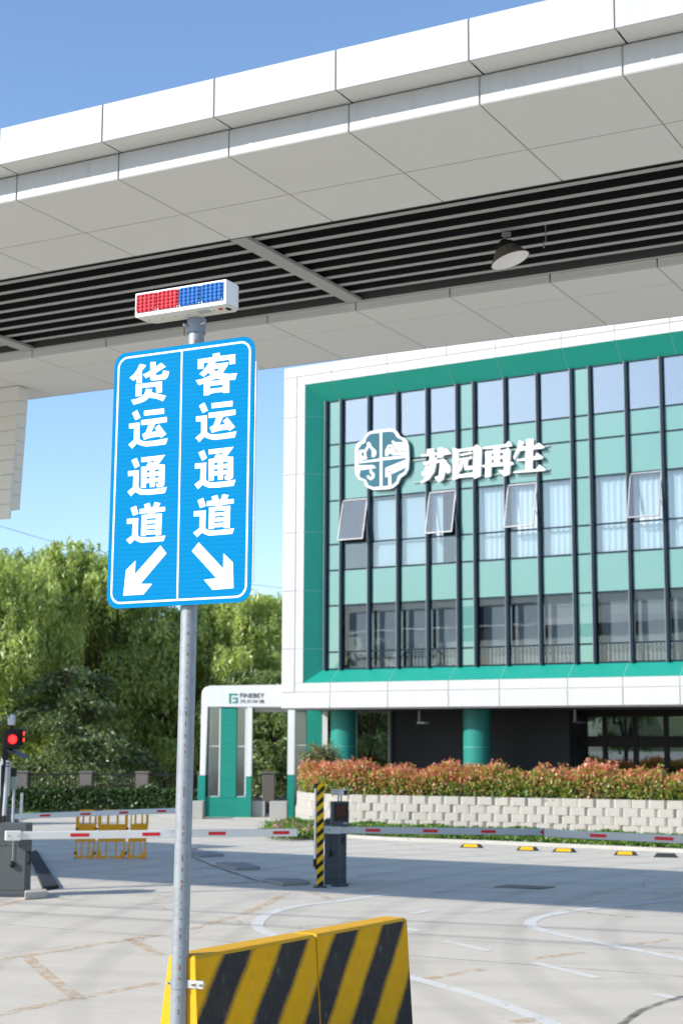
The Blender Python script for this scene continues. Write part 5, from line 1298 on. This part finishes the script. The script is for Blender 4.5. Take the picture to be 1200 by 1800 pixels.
for i, (px, py, D, R, kd, lb) in enumerate(TL):
    H = th_(py, D)
    tree('willow_tree' if kd == 'willow' else 'leafy_tree', tp(px, D), D, R, H * .95, lb, M['willow'] if kd == 'willow' else M['dark_leaf'], 100 + i * 3, drop=1.7 if kd == 'willow' else .8, n_clump=46, per=1150 if kd == 'willow' else 900, low=.14, leaf=.23, asp=.26)
# broad dark cedar with drooping tiers in the middle left
def cedar(px, D, H, R, label, seed):
    x = tp(px, D); r = np.random.default_rng(seed); rt = root('cedar_tree', (x, D, 0), label, 'tree', 'trees beyond the fence')
    g = G(); g.cyl((x, D, -.05), (x, D, H * .98), .16, .03, n=10)
    V, Dd = [], []
    for k in range(54):
        hh = .18 + .8 * k / 54; L = R * (1.0 - .62 * hh) * r.uniform(.75, 1.15); a = r.uniform(0, 2 * math.pi); L = max(L, .9)
        o = np.array([x, D, H * hh]); d = np.array([math.cos(a), math.sin(a), 0]); tip = o + d * L + np.array([0, 0, -.25 * L])
        g.cyl(Vector(o), Vector(tip), .03, .008, n=5, caps=False)
        n = int(300 * L / R * 1.8); t = r.uniform(.15, 1, n) ** .8; side = np.array([-d[1], d[0], 0])
        pts = o + (tip - o) * t[:, None] + side * (r.normal(size=n) * .30 * L * .5)[:, None] + np.column_stack([np.zeros(n), np.zeros(n), -np.abs(r.normal(size=n)) * .16 + .12 * np.sin(t * 3)])
        V.append(pts); Dd.append(np.tile(d * .9 + np.array([0, 0, -.35]), (n, 1)))
    g.build('trunk', M['bark'], rt, smooth=True)
    leaves('crown', np.concatenate(V), .19, .28, M['cedar'], rt, dirs=np.concatenate(Dd), spread=.6, seed=seed)
cedar(125, 51.5, th_(1165, 51.5), 4.0, 'dark cedar with drooping grey green boughs at the left', 301)
# thicket that closes the view under and behind the crowns
r6 = np.random.default_rng(33); nt6 = 60000
tx = r6.uniform(tp(-120, 66), tp(760, 66), nt6); ty = 66 + r6.uniform(0, 3, nt6)
tz = r6.uniform(0, 1, nt6) ** .9 * (4.9 + .7 * np.sin(tx * .8) + .5 * np.sin(tx * 2.3))
leaves('thicket', np.column_stack([tx, ty, tz]), .34, .5, M['dark_leaf'], None, dirs=np.array([0, -.2, -.4]), seed=34)
# trees to the left of the view, mirrored in the lower windows
for i, (x, y, R, H) in enumerate(((-36, 22, 2.8, 8.2), (-41, 27, 2.6, 7.4), (-44, 18, 2.8, 8.0), (-33, 12, 1.9, 5.2), (-52, 8, 2.6, 6.0))):
    tree('leafy_tree', x, y, R, H, ['leafy tree across the forecourt, nearest the lane', 'leafy tree across the forecourt, behind the nearest one', 'leafy tree across the forecourt, second from the road', 'small leafy tree across the forecourt', 'far leafy tree across the forecourt'][i], M['dark_leaf'], 400 + i * 5, drop=.9, n_clump=22, per=260, leaf=.30, asp=.35, group='trees across the forecourt')

# ================================================================== OVERHEAD CABLES
def cable(p, q, sag, label, r=.022):
    pts = [p.lerp(q, t / 24) - Vector((0, 0, sag * 4 * (t / 24) * (1 - t / 24))) for t in range(25)]
    tag(G().tube(pts, r, 6).build('overhead_cable', M['black']), label, 'cable', 'overhead cables')
back_ = SDIR * (9.0 / SDIR.z)     # from a ground point up to 9 m against the light
def ab(px, py, up=9.0):
    g_ = at_z(px, py, 0); return g_ + SDIR * (up / SDIR.z)
a, b = ab(0, 1586), ab(1200, 1641)
cable(a + (a - b) * .9, b + (b - a) * .6, .0, 'thin black overhead cable, upper of the pair across the forecourt')
a, b = ab(0, 1602), ab(1200, 1668)
cable(a + (a - b) * .9, b + (b - a) * .6, .0, 'thin black overhead cable, lower of the pair across the forecourt')
cable(at_d(-60, 905, 75), at_d(560, 1040, 90), .6, 'faint grey cable crossing the sky behind the blue sign', r=.012)
# slab joints in the concrete forecourt, laid out square to the canopy
for k in range(5):
    q = 9.5 + 5.2 * k
    X = Vector((-math.sin(YA), math.cos(YA), 0)); Y = Vector((math.cos(YA), math.sin(YA), 0))
    p0 = Y * q - X * 14; p1 = Y * q + X * 26; s_2 = Y * .007
    G().add([p0 - s_2 + Vector((0, 0, .003)), p1 - s_2 + Vector((0, 0, .003)), p1 + s_2 + Vector((0, 0, .003)), p0 + s_2 + Vector((0, 0, .003))], [(0, 1, 2, 3)]).build('paving_joint', M['crack'], kind='structure')
